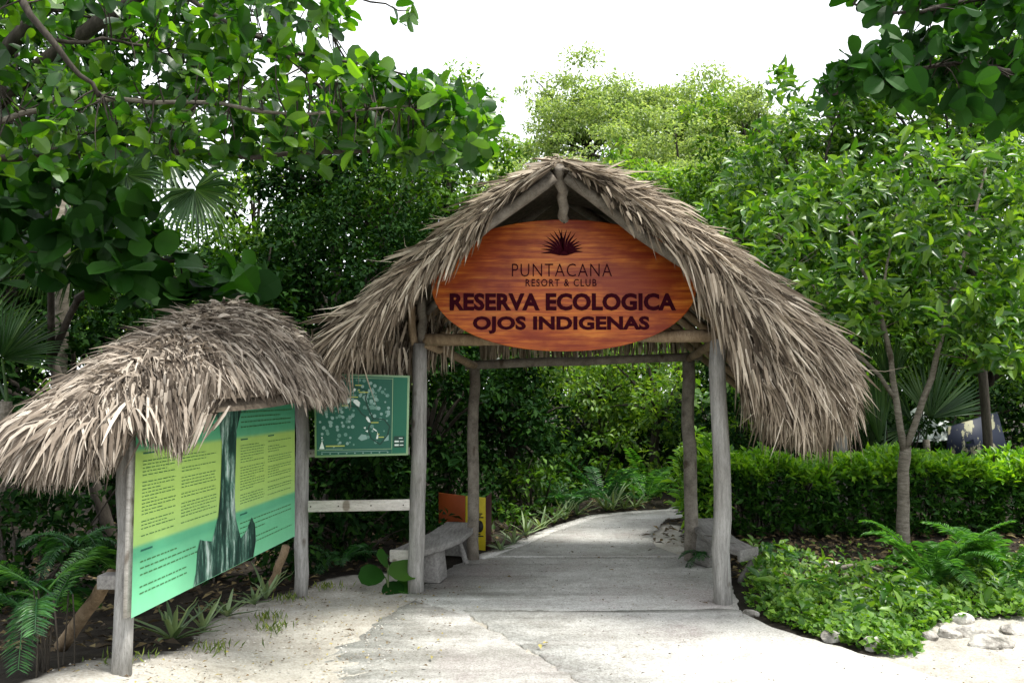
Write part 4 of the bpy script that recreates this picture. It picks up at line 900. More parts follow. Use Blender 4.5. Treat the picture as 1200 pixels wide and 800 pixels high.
# ------------------------------------------------------------------ trees behind
FG = 'trees of the dark wood behind the shelter'; CG = 'tall sunlit trees far behind the pavilion'; UG = 'leafy bushes under the trees'
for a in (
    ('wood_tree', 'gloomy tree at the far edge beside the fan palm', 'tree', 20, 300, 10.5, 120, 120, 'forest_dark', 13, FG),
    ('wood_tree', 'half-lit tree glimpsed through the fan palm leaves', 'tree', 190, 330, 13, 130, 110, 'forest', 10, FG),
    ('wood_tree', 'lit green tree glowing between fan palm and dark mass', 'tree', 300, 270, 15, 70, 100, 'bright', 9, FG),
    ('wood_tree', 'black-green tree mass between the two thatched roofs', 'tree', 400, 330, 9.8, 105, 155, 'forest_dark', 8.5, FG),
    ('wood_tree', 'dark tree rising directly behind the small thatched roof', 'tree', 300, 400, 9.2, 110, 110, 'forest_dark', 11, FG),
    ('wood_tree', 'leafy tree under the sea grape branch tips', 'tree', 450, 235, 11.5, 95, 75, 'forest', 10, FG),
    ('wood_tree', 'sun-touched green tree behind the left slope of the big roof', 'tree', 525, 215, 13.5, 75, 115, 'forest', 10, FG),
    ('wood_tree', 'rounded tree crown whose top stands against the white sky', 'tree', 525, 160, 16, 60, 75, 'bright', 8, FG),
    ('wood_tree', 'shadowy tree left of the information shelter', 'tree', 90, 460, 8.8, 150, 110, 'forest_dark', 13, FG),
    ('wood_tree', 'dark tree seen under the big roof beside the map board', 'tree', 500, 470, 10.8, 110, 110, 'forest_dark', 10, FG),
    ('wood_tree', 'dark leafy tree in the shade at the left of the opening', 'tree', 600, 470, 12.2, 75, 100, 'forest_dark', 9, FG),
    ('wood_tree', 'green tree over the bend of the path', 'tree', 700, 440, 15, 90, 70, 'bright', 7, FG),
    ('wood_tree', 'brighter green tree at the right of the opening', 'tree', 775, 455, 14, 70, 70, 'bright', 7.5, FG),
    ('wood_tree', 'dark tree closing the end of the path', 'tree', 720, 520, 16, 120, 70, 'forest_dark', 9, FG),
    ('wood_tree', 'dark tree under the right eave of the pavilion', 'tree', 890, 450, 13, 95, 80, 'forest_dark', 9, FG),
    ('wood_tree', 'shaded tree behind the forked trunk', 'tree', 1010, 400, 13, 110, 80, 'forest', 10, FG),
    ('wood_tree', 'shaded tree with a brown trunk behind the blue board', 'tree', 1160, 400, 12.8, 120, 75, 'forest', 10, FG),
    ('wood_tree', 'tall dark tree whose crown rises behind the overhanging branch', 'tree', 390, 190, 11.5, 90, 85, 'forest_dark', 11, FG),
    ('wood_tree', 'dark tall tree added at the far edge to shade the wood', 'tree', 10, 80, 11.5, 170, 260, 'forest_dark', 13, FG),  # added tree, crown carried above the frame to block sky light
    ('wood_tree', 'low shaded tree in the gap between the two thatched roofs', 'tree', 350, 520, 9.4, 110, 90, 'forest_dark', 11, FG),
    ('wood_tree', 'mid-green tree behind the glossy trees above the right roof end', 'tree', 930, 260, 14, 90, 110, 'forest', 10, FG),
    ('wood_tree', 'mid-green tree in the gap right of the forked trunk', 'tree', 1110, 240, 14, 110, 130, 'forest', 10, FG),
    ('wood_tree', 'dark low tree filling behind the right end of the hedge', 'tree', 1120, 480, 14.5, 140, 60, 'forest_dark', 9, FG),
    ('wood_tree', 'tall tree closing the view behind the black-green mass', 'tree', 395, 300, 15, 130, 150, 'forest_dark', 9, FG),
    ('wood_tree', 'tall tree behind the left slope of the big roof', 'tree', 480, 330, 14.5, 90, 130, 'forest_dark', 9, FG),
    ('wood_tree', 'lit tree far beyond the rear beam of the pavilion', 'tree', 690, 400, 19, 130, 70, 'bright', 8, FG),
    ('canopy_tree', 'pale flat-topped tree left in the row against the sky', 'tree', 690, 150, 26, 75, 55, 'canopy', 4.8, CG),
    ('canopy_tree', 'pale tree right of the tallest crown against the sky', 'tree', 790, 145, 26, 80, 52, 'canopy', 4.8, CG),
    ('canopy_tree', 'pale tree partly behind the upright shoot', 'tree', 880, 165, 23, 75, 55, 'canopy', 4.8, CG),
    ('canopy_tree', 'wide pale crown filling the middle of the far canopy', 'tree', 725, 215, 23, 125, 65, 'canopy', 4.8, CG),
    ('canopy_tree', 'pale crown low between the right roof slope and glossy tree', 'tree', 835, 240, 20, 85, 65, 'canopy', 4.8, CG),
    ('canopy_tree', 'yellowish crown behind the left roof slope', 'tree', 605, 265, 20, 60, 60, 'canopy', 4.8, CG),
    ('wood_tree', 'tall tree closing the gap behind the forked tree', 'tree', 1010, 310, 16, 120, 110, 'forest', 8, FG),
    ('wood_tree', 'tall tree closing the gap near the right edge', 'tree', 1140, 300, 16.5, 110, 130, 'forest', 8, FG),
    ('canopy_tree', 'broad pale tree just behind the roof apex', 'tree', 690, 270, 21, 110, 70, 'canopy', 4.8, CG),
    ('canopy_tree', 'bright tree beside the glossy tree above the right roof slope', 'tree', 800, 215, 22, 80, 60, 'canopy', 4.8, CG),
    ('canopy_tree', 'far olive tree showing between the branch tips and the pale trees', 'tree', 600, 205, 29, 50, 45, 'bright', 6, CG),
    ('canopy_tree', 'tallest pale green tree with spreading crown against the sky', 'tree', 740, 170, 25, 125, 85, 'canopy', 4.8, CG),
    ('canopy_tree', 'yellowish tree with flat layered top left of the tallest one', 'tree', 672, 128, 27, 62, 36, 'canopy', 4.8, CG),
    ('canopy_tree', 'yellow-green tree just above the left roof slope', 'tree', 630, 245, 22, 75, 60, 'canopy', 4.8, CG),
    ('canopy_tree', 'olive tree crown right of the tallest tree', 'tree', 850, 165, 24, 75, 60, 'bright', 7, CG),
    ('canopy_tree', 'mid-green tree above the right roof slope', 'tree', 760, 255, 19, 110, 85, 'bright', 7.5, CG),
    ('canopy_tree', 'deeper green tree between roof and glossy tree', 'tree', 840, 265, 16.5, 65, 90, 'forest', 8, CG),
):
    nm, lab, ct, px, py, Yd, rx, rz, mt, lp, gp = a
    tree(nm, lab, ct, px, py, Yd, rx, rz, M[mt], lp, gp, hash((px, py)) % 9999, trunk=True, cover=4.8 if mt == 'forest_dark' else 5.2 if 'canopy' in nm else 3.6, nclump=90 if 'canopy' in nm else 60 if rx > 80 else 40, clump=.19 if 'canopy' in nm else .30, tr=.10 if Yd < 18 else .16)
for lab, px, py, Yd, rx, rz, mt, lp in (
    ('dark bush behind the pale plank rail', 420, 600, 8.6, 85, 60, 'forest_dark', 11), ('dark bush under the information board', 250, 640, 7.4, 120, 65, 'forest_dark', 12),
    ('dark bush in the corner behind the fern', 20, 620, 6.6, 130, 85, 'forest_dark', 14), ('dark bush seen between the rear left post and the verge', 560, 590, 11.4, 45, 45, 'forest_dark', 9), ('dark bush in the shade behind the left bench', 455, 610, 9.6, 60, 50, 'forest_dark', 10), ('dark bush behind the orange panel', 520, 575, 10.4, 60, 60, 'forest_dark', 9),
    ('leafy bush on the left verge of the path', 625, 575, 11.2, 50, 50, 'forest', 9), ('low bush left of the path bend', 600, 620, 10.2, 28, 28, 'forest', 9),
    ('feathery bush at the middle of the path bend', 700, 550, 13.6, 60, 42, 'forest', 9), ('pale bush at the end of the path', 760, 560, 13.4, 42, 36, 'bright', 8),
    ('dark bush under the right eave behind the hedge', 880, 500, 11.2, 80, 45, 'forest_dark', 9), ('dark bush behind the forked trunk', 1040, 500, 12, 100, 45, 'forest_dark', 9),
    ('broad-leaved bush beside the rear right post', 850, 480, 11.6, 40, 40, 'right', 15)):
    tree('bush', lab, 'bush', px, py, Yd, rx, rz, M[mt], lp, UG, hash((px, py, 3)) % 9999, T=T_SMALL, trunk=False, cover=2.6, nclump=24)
# the far wood that closes the view
r = rng_of(140); n = 42000; ang = r.uniform(-1.0, 1.0, n); ds = r.uniform(30, 40, n); xw = np.sin(ang) * ds; yw = np.cos(ang) * ds
h = 6.2 + 1.6 * np.sin(ang * 9) + 1.1 * np.sin(ang * 23 + 1) ; zw = h * r.uniform(0, 1, n) ** .7
P = np.stack([xw, yw, zw], -1); D = nrm(r.normal(size=(n, 3)) + DOWN * .3); N = nrm(r.normal(size=(n, 3)) * .5 + np.array((0, -.3, 1)))
tagp(leaf_mass('far_woods', P, D, N, r.uniform(.3, .6, n), r.uniform(.16, .3, n), T_FAR, M['bright']), 'far wood of mixed green trees closing the view', None)

# ------------------------------------------------------------------ clipped hedge
r = rng_of(150)
hd = thing('hedge', 'long clipped hedge with leaves coloured sunlit along its flat top', 'hedge', (4.6, 9.8, 0))
n = 4300; hx = r.uniform(1.95, 7.6, n); kind_ = r.uniform(0, 1, n)
hy0 = 9.25 - .06 * np.sin(hx * 2.1); topz = .85 + .05 * np.sin(hx * 3.3) + .04 * np.sin(hx * 9.1) + .03 * r.normal(size=n)
hy = np.where(kind_ < .58, r.uniform(0, .95, n), r.uniform(-.04, .16, n)) + hy0
hz = np.where(kind_ < .58, topz - r.uniform(0, .10, n), topz * r.uniform(.06, 1, n) ** .8)
Pc = np.stack([hx, hy, hz], -1); Dc = np.where((kind_ < .58)[:, None], np.array((0, -.12, 1.)), np.array((0, -.8, .55))) + r.normal(size=(n, 3)) * .3
hi = (kind_ < .58) | (hz > topz - .17)  # top whorls take the lit colour, the rest the shaded one
for sel, mt in ((hi, 'hedge_lit_shrub_pale'), (~hi, 'hedge')):
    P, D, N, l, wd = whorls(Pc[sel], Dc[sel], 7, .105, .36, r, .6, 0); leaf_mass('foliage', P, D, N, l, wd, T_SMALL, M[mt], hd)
x = MB()
for k in range(150):
    a = np.array((r.uniform(1.98, 7.5), r.uniform(9.35, 10.1), -.03)); x.tube(bez(a, a + r.normal(size=3) * (.1, .08, 0) + (0, 0, .4), a + r.normal(size=3) * (.22, .1, .05) + (0, 0, .85), 5), np.linspace(.014, .005, 5), 5, False)
x.build('stem', M['bark_dark'], hd, kind='stuff')
# a looser shrub with pale whorled leaves at the near end of the hedge
r = rng_of(151)
sh = thing('whorled_shrub', 'shrub with pale whorled leaves crowding the rear right post', 'shrub', (2.05, 9.5, 0))
n = 190; Pc = np.array((2.1, 9.55, .62)) + nrm(r.normal(size=(n, 3))) * (r.uniform(.2, 1, (n, 1)) ** .5) * np.array((.33, .4, .56)); Pc = Pc[Pc[:, 2] > .12]
Dc = (Pc - (2.1, 9.55, .3)) + (0, -.2, .25); P, D, N, l, wd = whorls(Pc, Dc, 8, .13, .27, r, .8, .05); leaves_split(sh, P, D, N, l, wd, T_OVAL, M['hedge_lit_shrub_pale'], 160)
x = MB()
for p in Pc[::3]: x.tube(bez((2.08, 9.55, -.03), (2.08, 9.55, .3), p, 5), np.linspace(.012, .004, 5), 5, False)
x.build('stem', M['bark_dark'], sh)

# ------------------------------------------------------------------ fan palms
def fan_leaf(parent, root, hub, face, up, rad, r, nseg=34, arc=230, droop=.25, mat='palm', cut=.55):
    """petiole and a pleated fan of narrow segments, one mesh"""
    x = MB(); root, hub = np.asarray(root, float), np.asarray(hub, float); face = nrm(face); up = nrm(np.asarray(up, float) - face * np.dot(up, face)); sd2 = np.cross(up, face)
    x.tube(bez(root, (root + hub) / 2 + (0, 0, .08), hub, 7), np.linspace(.016, .008, 7), 5, False)
    for k in range(nseg):
        a = R(-arc / 2 + arc * k / (nseg - 1)) + r.normal() * .02; d = math.cos(a) * up + math.sin(a) * sd2; s_ = math.cos(a) * sd2 - math.sin(a) * up
        L = rad * (1 - .25 * abs(k / (nseg - 1) - .5)) * r.uniform(.9, 1.06); wmax = cut * rad * R(arc) / nseg * 1.05; dr = droop * r.uniform(.5, 1.5)
        pts = []
        for t, wd in ((.03, .12), (.5, 1), (.75, .6), (1, .03)):
            c = hub + d * L * t + DOWN * dr * L * max(0, t - .45) ** 2 * 2.5
            pts += [c - s_ * wmax * wd * .5 + face * .012 * (1 if t < .9 else 0), c + face * -.008, c + s_ * wmax * wd * .5 + face * .012 * (1 if t < .9 else 0)]
        i = np.arange(3)[:, None] * 3 + np.arange(2)[None]; i = i.ravel()
        x.add(pts, np.stack([i, i + 1, i + 4, i + 3], -1))
    return x.build('fan_leaf', M[mat], parent)
def fan_palm(label, base, trunk_top, leaves, tr, seed, group='fan palms among the trees', mat='palm'):
    r = rng_of(seed); t = thing('fan_palm', label, 'palm', (base[0], base[1], 0), group); base = np.array((base[0], base[1], -.05))
    if tr: limb(mb := MB(), bez(base, (base + trunk_top) / 2 + (.03, 0, 0), trunk_top, 9), tr, tr * .9, 9, r); mb.build('trunk', M['bark'], t, smooth=True)
    for (hub, face, up, rad, arc, droop) in leaves: fan_leaf(t, trunk_top, hub, face, up, rad, r, 34, arc, droop, mat)
    return t
Tt = spot(75, 235, 8.2)
fan_palm('fan palm with wide open leaves lit from behind above the small roof', (Tt[0], 8.2), Tt,
    [(spot(148, 205, 7.9), (.1, -1, .2), (.5, 0, -.8), .5, 280, .3), (spot(228, 222, 7.8), (.1, -.9, .3), (.6, 0, -.9), .52, 240, .5), (spot(190, 170, 8.3), (0, -1, .3), (.8, 0, .6), .7, 240, .2), (spot(40, 190, 8.4), (0, -1, .2), (-.5, 0, .8), .65, 250, .3), (spot(95, 290, 8.0), (0, -1, -.1), (.1, 0, -1), .6, 130, .1), (spot(60, 285, 8.3), (0, -1, 0), (-.1, 0, -1), .6, 120, .1)], .07, 1)
Tt = spot(1085, 515, 11.6)
fan_palm('spiky fan palm fanned open behind the forked trunk', (Tt[0], 11.6), Tt,
    [(spot(1090, 490, 11.4), (-.1, -1, .1), (.35, 0, .9), 1.0, 120, .05), (spot(1070, 500, 11.6), (0, -1, .2), (-.9, 0, .4), .7, 120, .1)], .05, 2)
Tt = spot(1035, 540, 11.0)
fan_palm('folded fan palm standing beside the right eave', (Tt[0], 11.0), Tt, [(spot(1030, 520, 10.9), (.6, -1, .1), (0, 0, 1), .95, 60, .02), (spot(1020, 530, 11.1), (-.4, -1, .1), (-.25, 0, 1), 1.0, 60, .02), (spot(1042, 450, 11.3), (.2, -1, .1), (.1, 0, 1), .7, 70, .02)], .05, 3)
Tt = spot(8, 470, 7.0)
fan_palm('shadowy low fan palm at the edge beside the small roof', (Tt[0] - .1, 7.0), Tt, [(spot(2, 420, 6.9), (.2, -1, .2), (.6, 0, .7), .6, 120, .1), (spot(-30, 400, 7.0), (.2, -1, .2), (0, 0, 1), .6, 180, .1)], .05, 4)

# ------------------------------------------------------------------ ferns, agaves, small plants
def frond(parent, p0, az, L, lift, arch, r, mat, npair=22, lw=.10, name='frond'):
    d = np.array((math.cos(az), math.sin(az), 0)); t = np.linspace(0, 1, 12)
    pts = np.asarray(p0) + d * (L * t * (1 - .12 * t))[:, None] + np.array((0, 0, 1.)) * (L * (lift * t - arch * t * t))[:, None]
    x = MB(); x.tube(pts, np.linspace(.006, .002, 12), 4, False)
    f = sampler(pts); u = np.linspace(.16, .99, npair); c = f(u); tg = nrm(f(np.clip(u + .02, 0, 1)) - f(np.clip(u - .02, 0, 1))); sd_ = nrm(np.cross(tg, (0, 0, 1.))); up = np.cross(sd_, tg)
    ll = lw * np.sin(np.pi * np.clip(.12 + .88 * (1 - u) ** .8, 0, .94)) ** .7
    for s in (-1, 1):
        D = nrm(sd_ * s + tg * .55 + up * .18 + DOWN * .15 + r.normal(size=c.shape) * .07); V, F = leaf_verts(c, D, up + r.normal(size=c.shape) * .2, ll * r.uniform(.85, 1.1, npair), L / npair * .62 * np.ones(npair), T_FAR); x.add(V, F)
    return x.build(name, mat, parent)
def fern(label, base, n, L, mat, seed, lift=(.7, 1.3), arch=(.5, 1.0), group='ferns', azr=(0, 6.283), lw=.1, npair=22):
    r = rng_of(seed); t = thing('fern', label, 'fern', tuple(base), group)
    for k in range(n): frond(t, np.asarray(base) + r.normal(size=3) * (.03, .03, .01), azr[0] + (azr[1] - azr[0]) * (k + r.uniform(0, .8)) / n, L * r.uniform(.7, 1.1), r.uniform(*lift), r.uniform(*arch), r, mat, npair, lw)
    return t
b_ = gspot(55, 792, .2)
r = rng_of(7); lf = thing('fern', 'tall fern on bare stems in the near corner beside the shelter post', 'fern', tuple(b_), 'ferns')
for k in range(15):
    a = r.uniform(1.3, 5.2); q = b_ + np.array((r.normal() * .05, r.normal() * .05, 0)); hh = r.uniform(.24, .46)
    tp_ = q + np.array((math.cos(a) * .05, math.sin(a) * .05, hh)); MB().tube(bez(q - (0, 0, .04), (q + tp_) / 2 + (.01, 0, 0), tp_, 5), .004, 5, False).build('stem', M['bark_dark'], lf); frond(lf, tp_, a, r.uniform(.42, .62), r.uniform(.5, 1.0), r.uniform(.5, 1.0), r, M['fern'] if k % 2 else M['fern_dark'], 34, .095)
fb_ = gspot(1095, 690, .04)
fern('large bright fern at the foot of the pale trunk', fb_ + (0, 0, .04), 24, .66, M['fern'], 201, (.8, 1.6), (.6, 1.0), lw=.12, npair=44)
fern('bright fern spreading past the edge right of the pale trunk', gspot(1175, 688, .04) + (0, 0, .04), 16, .62, M['fern'], 202, (.7, 1.5), (.6, 1.0), lw=.12, npair=42)
fern('small fern drooping in front of the right bench', gspot(822, 662) + (0, 0, .1), 9, .26, M['fern_dark'], 203, (.3, .7), (.5, 1), lw=.06, npair=14)
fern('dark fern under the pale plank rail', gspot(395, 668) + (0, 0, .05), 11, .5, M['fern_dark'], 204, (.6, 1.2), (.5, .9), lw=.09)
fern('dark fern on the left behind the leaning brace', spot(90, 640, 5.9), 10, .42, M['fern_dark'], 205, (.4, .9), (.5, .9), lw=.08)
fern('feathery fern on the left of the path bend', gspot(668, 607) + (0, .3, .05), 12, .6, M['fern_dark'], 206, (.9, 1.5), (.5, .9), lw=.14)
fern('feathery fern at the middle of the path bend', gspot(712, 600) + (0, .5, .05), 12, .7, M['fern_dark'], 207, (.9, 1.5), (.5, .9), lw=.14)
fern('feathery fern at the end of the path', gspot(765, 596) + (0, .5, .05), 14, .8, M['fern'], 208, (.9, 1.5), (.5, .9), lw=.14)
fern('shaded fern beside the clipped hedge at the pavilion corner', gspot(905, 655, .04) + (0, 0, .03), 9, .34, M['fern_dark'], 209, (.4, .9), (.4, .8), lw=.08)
fern('little fern among the creeping plants by the dead branches', gspot(966, 690, .04) + (0, 0, .02), 8, .28, M['fern'], 210, (.4, .9), (.4, .8), lw=.07)

def agave(label, base, n, L, wd, mat, seed, group='agaves', spread=(.5, 1.3), cat='agave', name='agave'):
    r = rng_of(seed); t = thing(name, label, cat, tuple(base), group); base = np.asarray(base)
    for k in range(n):
        a = k * 2.4 + r.uniform(0, .6); el = r.uniform(.35, 1.25); d = np.array((math.cos(a) * math.cos(el), math.sin(a) * math.cos(el), math.sin(el))); l = L * r.uniform(.65, 1.1)
        s_ = nrm(np.cross(d, (0, 0, 1.))); up = np.cross(s_, d); v = []
        for u, w_ in ((0, .7), (.3, 1), (.65, .72), (.88, .35), (1, .03)):
            c = base + d * l * u + DOWN * l * u * u * r.uniform(.12, .3) + np.array((d[0], d[1], 0)) * l * .12 * u * u; v += [c - s_ * wd * w_ / 2 + up * wd * .18 * w_, c - up * wd * .06, c + s_ * wd * w_ / 2 + up * wd * .18 * w_]
        i = (np.arange(4)[:, None] * 3 + np.arange(2)[None]).ravel(); MB().add(v, np.stack([i, i + 1, i + 4, i + 3], -1)).build('leaf', mat, t)
    return t
def on(px, py): p = gspot(px, py); p = gspot(px, py, float(gz(p[0], p[1]))); p[2] = gz(p[0], p[1]); return p
agave('grey agave with long curling leaves right beside the near shelter post', on(203, 752), 16, .40, .036, M['agave'], 301)
agave('small agave under the middle of the information board', on(238, 740), 13, .30, .03, M['agave'], 302)
agave('agave lying low below the tree picture of the board', on(266, 722), 13, .27, .03, M['agave'], 303)
agave('agave at the far end under the information board', on(298, 708), 11, .24, .028, M['agave'], 304)
agave('tall thin agave in front of the far shelter post', on(312, 702), 9, .40, .026, M['agave'], 305)
for k, (px, py, L) in enumerate(((592, 648, .3), (608, 640, .34), (622, 630, .36), (640, 622, .42), (655, 615, .45), (668, 611, .42), (682, 606, .42), (716, 600, .6), (724, 600, .62), (738, 598, .5), (750, 597, .45))):
    agave(('short', 'pale', 'leaning', 'spiky', 'dense', 'low', 'narrow', 'tall grey', 'tall upright', 'arching', 'last')[k] + ' strap-leaved plant on the path verge ' + ('next to the yellow panel', 'just past the yellow panel', 'at the first bushes', 'under the leafy bush', 'before the feathery fern', 'at the foot of the left fern', 'between the two ferns', 'left of the pale pair', 'right of the pale pair', 'nearest the end of the path', 'at the very end of the path')[k], gspot(px, py) + (-.05, .15, 0), 10, L, .035, M['agave'], 310 + k, 'strap-leaved plants along the path', cat='plant', name='strap_plant')
def tuft(label, base, n, L, seed):
    r = rng_of(seed); P = np.asarray(base) + r.normal(size=(n, 3)) * (.07, .05, 0); D = nrm(r.normal(size=(n, 3)) * (.5, .5, .1) + (0, 0, 1)); o = leaf_mass('grass_tuft', P, D, r.normal(size=(n, 3)) + (0, -1, 0), r.uniform(.5, 1.1, n) * L, np.full(n, .006), T_FAR, M['grass'])
    tagp(o, label, 'grass', 'grass tufts on the sand'); 
for k, (px, py, lab) in enumerate(((250, 764, 'grass tuft on the sand in front of the grey agave'), (318, 725, 'grass tuft on the sand below the board'), (322, 738, 'thin grass tuft nearest the concrete'), (382, 690, 'grass tuft between the shelter post and concrete'), (335, 703, 'grass tuft at the foot of the far shelter post'), (148, 790, 'straggly grass around the near shelter post'))): tuft(lab, on(px, py), 46, .075, 400 + k)
# seedling with big round leaves
r = rng_of(420); pb = gspot(455, 692); bl_ = thing('sea_grape_seedling', 'low plant of a few big round shiny leaves beside the left front post', 'plant', tuple(pb))
for k, (dx, dz, L, tw, m_) in enumerate(((.06, .17, .30, .3, 'cover'), (-.10, .10, .22, 2.6, 'grape_dark'), (.0, .06, .20, -1.3, 'grape_dark'), (-.02, .2, .18, 1.7, 'grape_dark'), (.12, .05, .2, -.3, 'grape_dark'))):
    d = np.array((math.cos(tw), -.35, .25 * math.sin(tw) + .05)); h_ = pb + (dx - .08 * math.cos(tw), .05, dz); MB().tube(bez(pb - (0, 0, .02), pb + (0, 0, dz * .6), h_, 5), .006, 5, False).build('stem', M['stem'], bl_)
    V, F = leaf_verts(h_[None], d[None], np.array(((.1, -.75, .75),)), np.array((L,)), np.array((L * .95,)), T_ROUND); mk('leaf', V, F, M[m_], bl_)

# creeping ground cover in the bed on the right
r = rng_of(430)
CP_ = [(872, 706), (900, 727), (965, 748), (1035, 768), (1075, 768), (1080, 742), (1110, 728), (1160, 722), (1215, 726), (1215, 672), (1150, 662), (1060, 678), (990, 690), (950, 655), (880, 652)]
q = np.column_stack([r.uniform(868, 1215, 7000), r.uniform(640, 775, 7000)]); q = q[inpoly(q[:, 0], q[:, 1], np.array(CP_, float))]
mound = .5 + .5 * np.sin(q[:, 0] * .045) * np.sin(q[:, 1] * .11 + 1); keep = r.uniform(0, 1, len(q)) < .35 + .65 * np.clip((q[:, 1] - 655) / 40, 0, 1) * (q[:, 0] > 900) + .2
q, mound = q[keep], mound[keep]; q2 = np.column_stack([r.uniform(868, 1215, 420), r.uniform(640, 700, 420)]); q = np.vstack([q, q2]); mound = np.r_[mound, r.uniform(0, .8, 420)]
P0 = np.array([on(a, b) for a, b in q]); P0[:, 2] += r.uniform(.0, .13, len(q)) * (.15 + .85 * mound) * np.where(r.uniform(0, 1, len(q)) < .04, 1.9, 1)
P, D, N, l, wd = whorls(P0, np.tile((0, -.25, 1.), (len(P0), 1)) + r.normal(size=P0.shape) * .3, 3, .05, .78, r, .95, .0)
l = l * np.tile(r.uniform(.55, 1.25, len(P0)), 3); wd = l * .78
leaf_mass('ground_cover', P, D, N, l, wd, T_SMALL, M['cover'])
q3 = np.column_stack([r.uniform(880, 1215, 150), r.uniform(650, 740, 150)]); q3 = q3[inpoly(q3[:, 0], q3[:, 1], np.array(CP_, float))]; P0 = np.array([on(a, b) for a, b in q3]); P0[:, 2] += r.uniform(.06, .24, len(q3))
P, D, N, l, wd = whorls(P0, np.tile((0, -.2, 1.), (len(P0), 1)) + r.normal(size=P0.shape) * .35, 6, .10, .42, r, .8, .05); leaf_mass('weeds', P, D, N, l, wd, T_OVAL, M['right'])
# low undergrowth on the floor of the wood
r = rng_of(431); n = 5200; q = np.c_[r.uniform(-9, 9, n), r.uniform(9.4, 22, n)]; q = q[~inpoly(q[:, 0], q[:, 1], np.array(LE + RE))]; q = q[(q[:, 0] < -.5) | (q[:, 1] > 11.6)]; q = q[(q[:, 1] > 12.9) | (q[:, 0] < 1) | (q[:, 0] > 2.9)]
q = q[~((q[:, 1] > 11) & (q[:, 1] < 14.2) & (q[:, 0] > 1.2) & (q[:, 0] < 8))]
P0 = np.c_[q, r.uniform(.02, .9, len(q)) ** 1.4]; P, D, N, l, wd = whorls(P0, np.tile((0, -.2, 1.), (len(P0), 1)) + r.normal(size=P0.shape) * .4, 5, .16, .4, r, .8, .05); leaf_mass('undergrowth', P, D, N, l, wd, T_FAR, M['forest_dark'])
# fallen leaves
def litter(name, q, L, mat, seed, lift=.012):
    r = rng_of(seed); n = len(q); q = np.c_[q, gz(q[:, 0], q[:, 1]) + lift + r.uniform(0, .02, n)]; D = nrm(r.normal(size=(n, 3)) * (1, 1, .12)); leaf_mass(name, q, D, nrm(r.normal(size=(n, 3)) * .3 + (0, 0, 1)), L * r.uniform(.5, 1.3, n), L * .5 * r.uniform(.6, 1.2, n), T_SMALL, mat)
r = rng_of(440)
a = np.c_[r.uniform(-5, -.9, 2600), r.uniform(5.0, 11, 2600)]; a = a[~inpoly(a[:, 0], a[:, 1], SANDP)]
b = np.c_[r.uniform(1.9, 5.5, 1500), r.uniform(7.2, 9.6, 1500)]; c = np.c_[r.uniform(-.9, 2.6, 700), r.uniform(9, 13, 700)]; c = c[~inpoly(c[:, 0], c[:, 1], LE + RE)]
litter('leaf_litter', np.vstack([a, b, c]), .09, M['litter'], 441)
s_ = np.array([gspot(*p)[:2] for p in ((636, 758), (632, 760), (495, 783), (505, 772), (404, 743), (412, 741), (560, 717), (700, 657), (668, 649), (790, 706), (824, 708), (300, 745), (330, 735), (350, 728), (382, 712), (715, 645), (775, 655), (765, 645), (780, 648), (770, 637), (735, 775), (600, 680), (650, 690), (720, 672), (560, 690), (740, 640), (640, 645), (530, 700), (470, 725))])
r = rng_of(446); q = np.c_[r.uniform(-1.6, 3.4, 1500), r.uniform(3.6, 11.5, 1500)]; q = q[(np.abs(q[:, 0] - .5) < 1.2 + .5 * r.normal(size=1500)) | (q[:, 1] < 6.3)]; q = q[~inpoly(q[:, 0], q[:, 1], SANDP)]; q = q[(q[:, 0] < 1.7) | (q[:, 1] < 5.2)]; litter('path_debris', q, .022, M['litter'], 447, .008)
litter('fallen_leaves', s_, .05, M['dry'], 442, .016)
r = rng_of(443); q = np.c_[r.uniform(-2.3, -.4, 700), r.uniform(4.2, 7.2, 700)]; q = q[inpoly(q[:, 0], q[:, 1], SANDP)]; litter('sand_debris', q, .026, M['dry'], 444, .004)
r = rng_of(445); n = 1500; q = np.c_[r.uniform(-2.3, -.75, n), r.uniform(4.2, 7.3, n)]; k = inpoly(q[:, 0], q[:, 1], SANDP); q2 = np.c_[r.uniform(2.2, 4.2, 500), r.uniform(4.6, 6.1, 500)]; k2 = inpoly(q2[:, 0], q2[:, 1], ROCKY); q = np.vstack([q[k], q2[k2]])
P = np.c_[q, gz(q[:, 0], q[:, 1]) + .002]; V = []; F = []
oc = np.array([(1, 0, 0), (0, 1, 0), (-1, 0, 0), (0, -1, 0), (0, 0, .8)], float); fc = np.array([(0, 1, 4), (1, 2, 4), (2, 3, 4), (3, 0, 4)])
sz = r.uniform(.002, .008, len(P)); V = (P[:, None] + oc[None] * sz[:, None, None] * r.uniform(.7, 1.3, (len(P), 5, 1))).reshape(-1, 3); mk('gravel', V, (fc[None] + (np.arange(len(P)) * 5)[:, None, None]).reshape(-1, 3), M['stone'], kind='stuff')

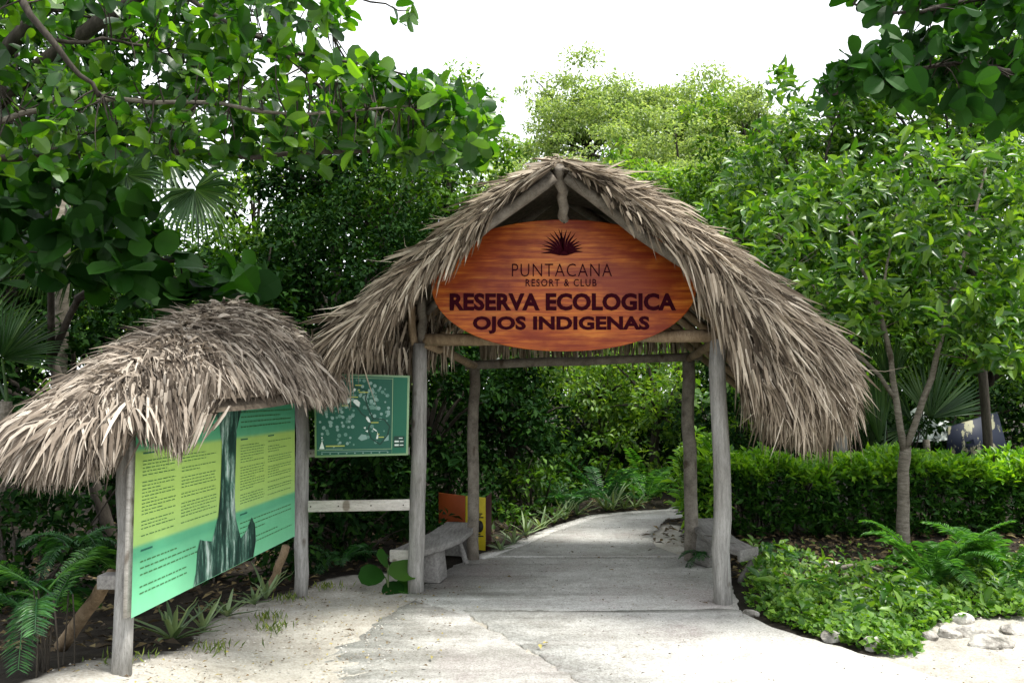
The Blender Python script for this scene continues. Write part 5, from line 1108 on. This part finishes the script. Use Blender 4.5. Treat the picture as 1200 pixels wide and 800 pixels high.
# ------------------------------------------------------------------ stones, dead wood, things behind the hedge
def stone(label, p, rad, seed, group='limestone rocks edging the bed'):
    import bmesh
    r = rng_of(seed); bm = bmesh.new(); bmesh.ops.create_icosphere(bm, subdivisions=3, radius=1)
    k = nrm(r.normal(size=(11, 3))); h = r.uniform(.62, .95, 11)
    for v in bm.verts:
        c = np.array(v.co); d = k @ c; m = np.min(np.where(d > .2, h / np.maximum(d, .01), 9)); c = c * min(1, m) * (1 + .05 * math.sin(c[0] * 7 + seed) * math.sin(c[1] * 6))
        v.co = Vector(c * np.asarray(rad) + np.asarray(p) + (0, 0, rad[2] * .35))
    me = bpy.data.meshes.new('stone'); bm.to_mesh(me); bm.free(); me.materials.append(M['stone']); o = link('stone', me); tagp(o, label, 'stone', group)
for k, (px, py, w_, h_, lab) in enumerate(((975, 748, .115, .07, 'square pale rock at the concrete edge, first of the row'), (1025, 758, .115, .085, 'rounded pale rock at the concrete edge beside the creeping plants'), (1000, 749, .05, .035, 'small pale rock between two larger edge rocks'),
    (1090, 745, .07, .05, 'small pale rock where the bare ground begins'), (1112, 742, .12, .07, 'pale rock at the left end of the rough outcrop'), (1140, 741, .17, .075, 'broad pale slab of rock in the middle of the outcrop'), (1160, 752, .2, .06, 'low flat rock at the front of the outcrop'), (1190, 738, .13, .07, 'pale rock at the right end of the outcrop'), (1128, 725, .10, .06, 'rock half hidden by leaves above the outcrop'),
    (880, 719, .08, .045, 'pale rock by the right front post'), (887, 668, .10, .06, 'grey rock behind the right front post'), (905, 668, .07, .05, 'small grey rock on the leaf litter'), (895, 678, .06, .04, 'small rock in the leaves by the right bench'), (927, 700, .09, .035, 'flat rock sunk in the creeping plants'), (975, 662, .12, .05, 'flat grey rock under the hedge'))):
    stone(lab, on(px, py) - (0, 0, h_ * .25), (w_ * .8, w_ * .55, h_ * .8), 500 + k)
for k, (a, b, m_, rr, lab) in enumerate((((985, 672), (1052, 684), (1015, 668), .022, 'curved bare dead branch on the ground by the pale trunk'), ((990, 682), (1048, 690), (1020, 690), .028, 'thicker dead branch lying just in front'), ((980, 690), (1030, 698), (1000, 697), .018, 'short dead branch nearest the creeping plants'))):
    A_, B2, M_ = on(*a), on(*b), on(*m_); d_ = thing('dead_branch', lab, 'branch', tuple(A_), 'dead branches on the ground'); x = MB(); limb(x, bez(A_ + (0, 0, .05), M_ + (0, 0, .10), B2 + (0, 0, .03), 9), rr, rr * .5, 7, rng_of(k)); x.build('wood', M['pole'], d_, smooth=True)
p_ = spot(985, 560, 10.6); wp = thing('wooden_post', 'weathered round post standing behind the hedge below the right eave', 'post', (p_[0], 10.6, 0)); MB().tube(np.linspace((p_[0], 10.6, -.1), spot(984, 440, 10.6), 8), .075, 10, True, .02, rng_of(2)).build('pole', M['post'], wp, smooth=True)
def bluemat():
    m, nt, N, L = ntree('blue_paint'); a = noise(nt, 4.2, 4, .6, (1.3, 1, .8)); c = ramp(nt, a, [(.54, (.006, .011, .028)), (.58, (.30, .29, .18))]); finish(nt, c, .6); return m
bb_ = thing('painted_board', 'dark blue board with cream patches tilted up behind the hedge', 'board', tuple(spot(1140, 520, 13)))
x = MB(); x.prism(np.array([spot(*p) for p in ((1108, 550, 11.6), (1112, 501, 11.7), (1169, 483, 12.1), (1188, 552, 11.9))]), (.02, .06, .01)); x.build('panel', bluemat(), bb_)
wt = thing('white_sheet', 'crumpled white sheet lying against the blue board behind the hedge', 'sheet', tuple(spot(1090, 505, 12.7)))
r = rng_of(9); u, v = np.meshgrid(np.linspace(0, 1, 14), np.linspace(0, 1, 8), indexing='ij'); a0, a1 = spot(1068, 517, 12.1), spot(1134, 517, 12.0)
Z_ = np.sin(u * np.pi) ** .5 * (.42 + .12 * np.sin(u * 7)) * np.sin(np.clip(v * 1.2, 0, 1) * np.pi * .5) + r.normal(size=u.shape) * .015
V = a0 + (a1 - a0) * u[..., None] + np.array((0, .35, 0)) * v[..., None] + np.array((0, 0, 1)) * Z_[..., None]; i = (np.arange(13)[:, None] * 8 + np.arange(7)[None]).ravel()
o = mk('cloth', V.reshape(-1, 3), np.stack([i, i + 8, i + 9, i + 1], -1), M['m_white'], wt, smooth=True)
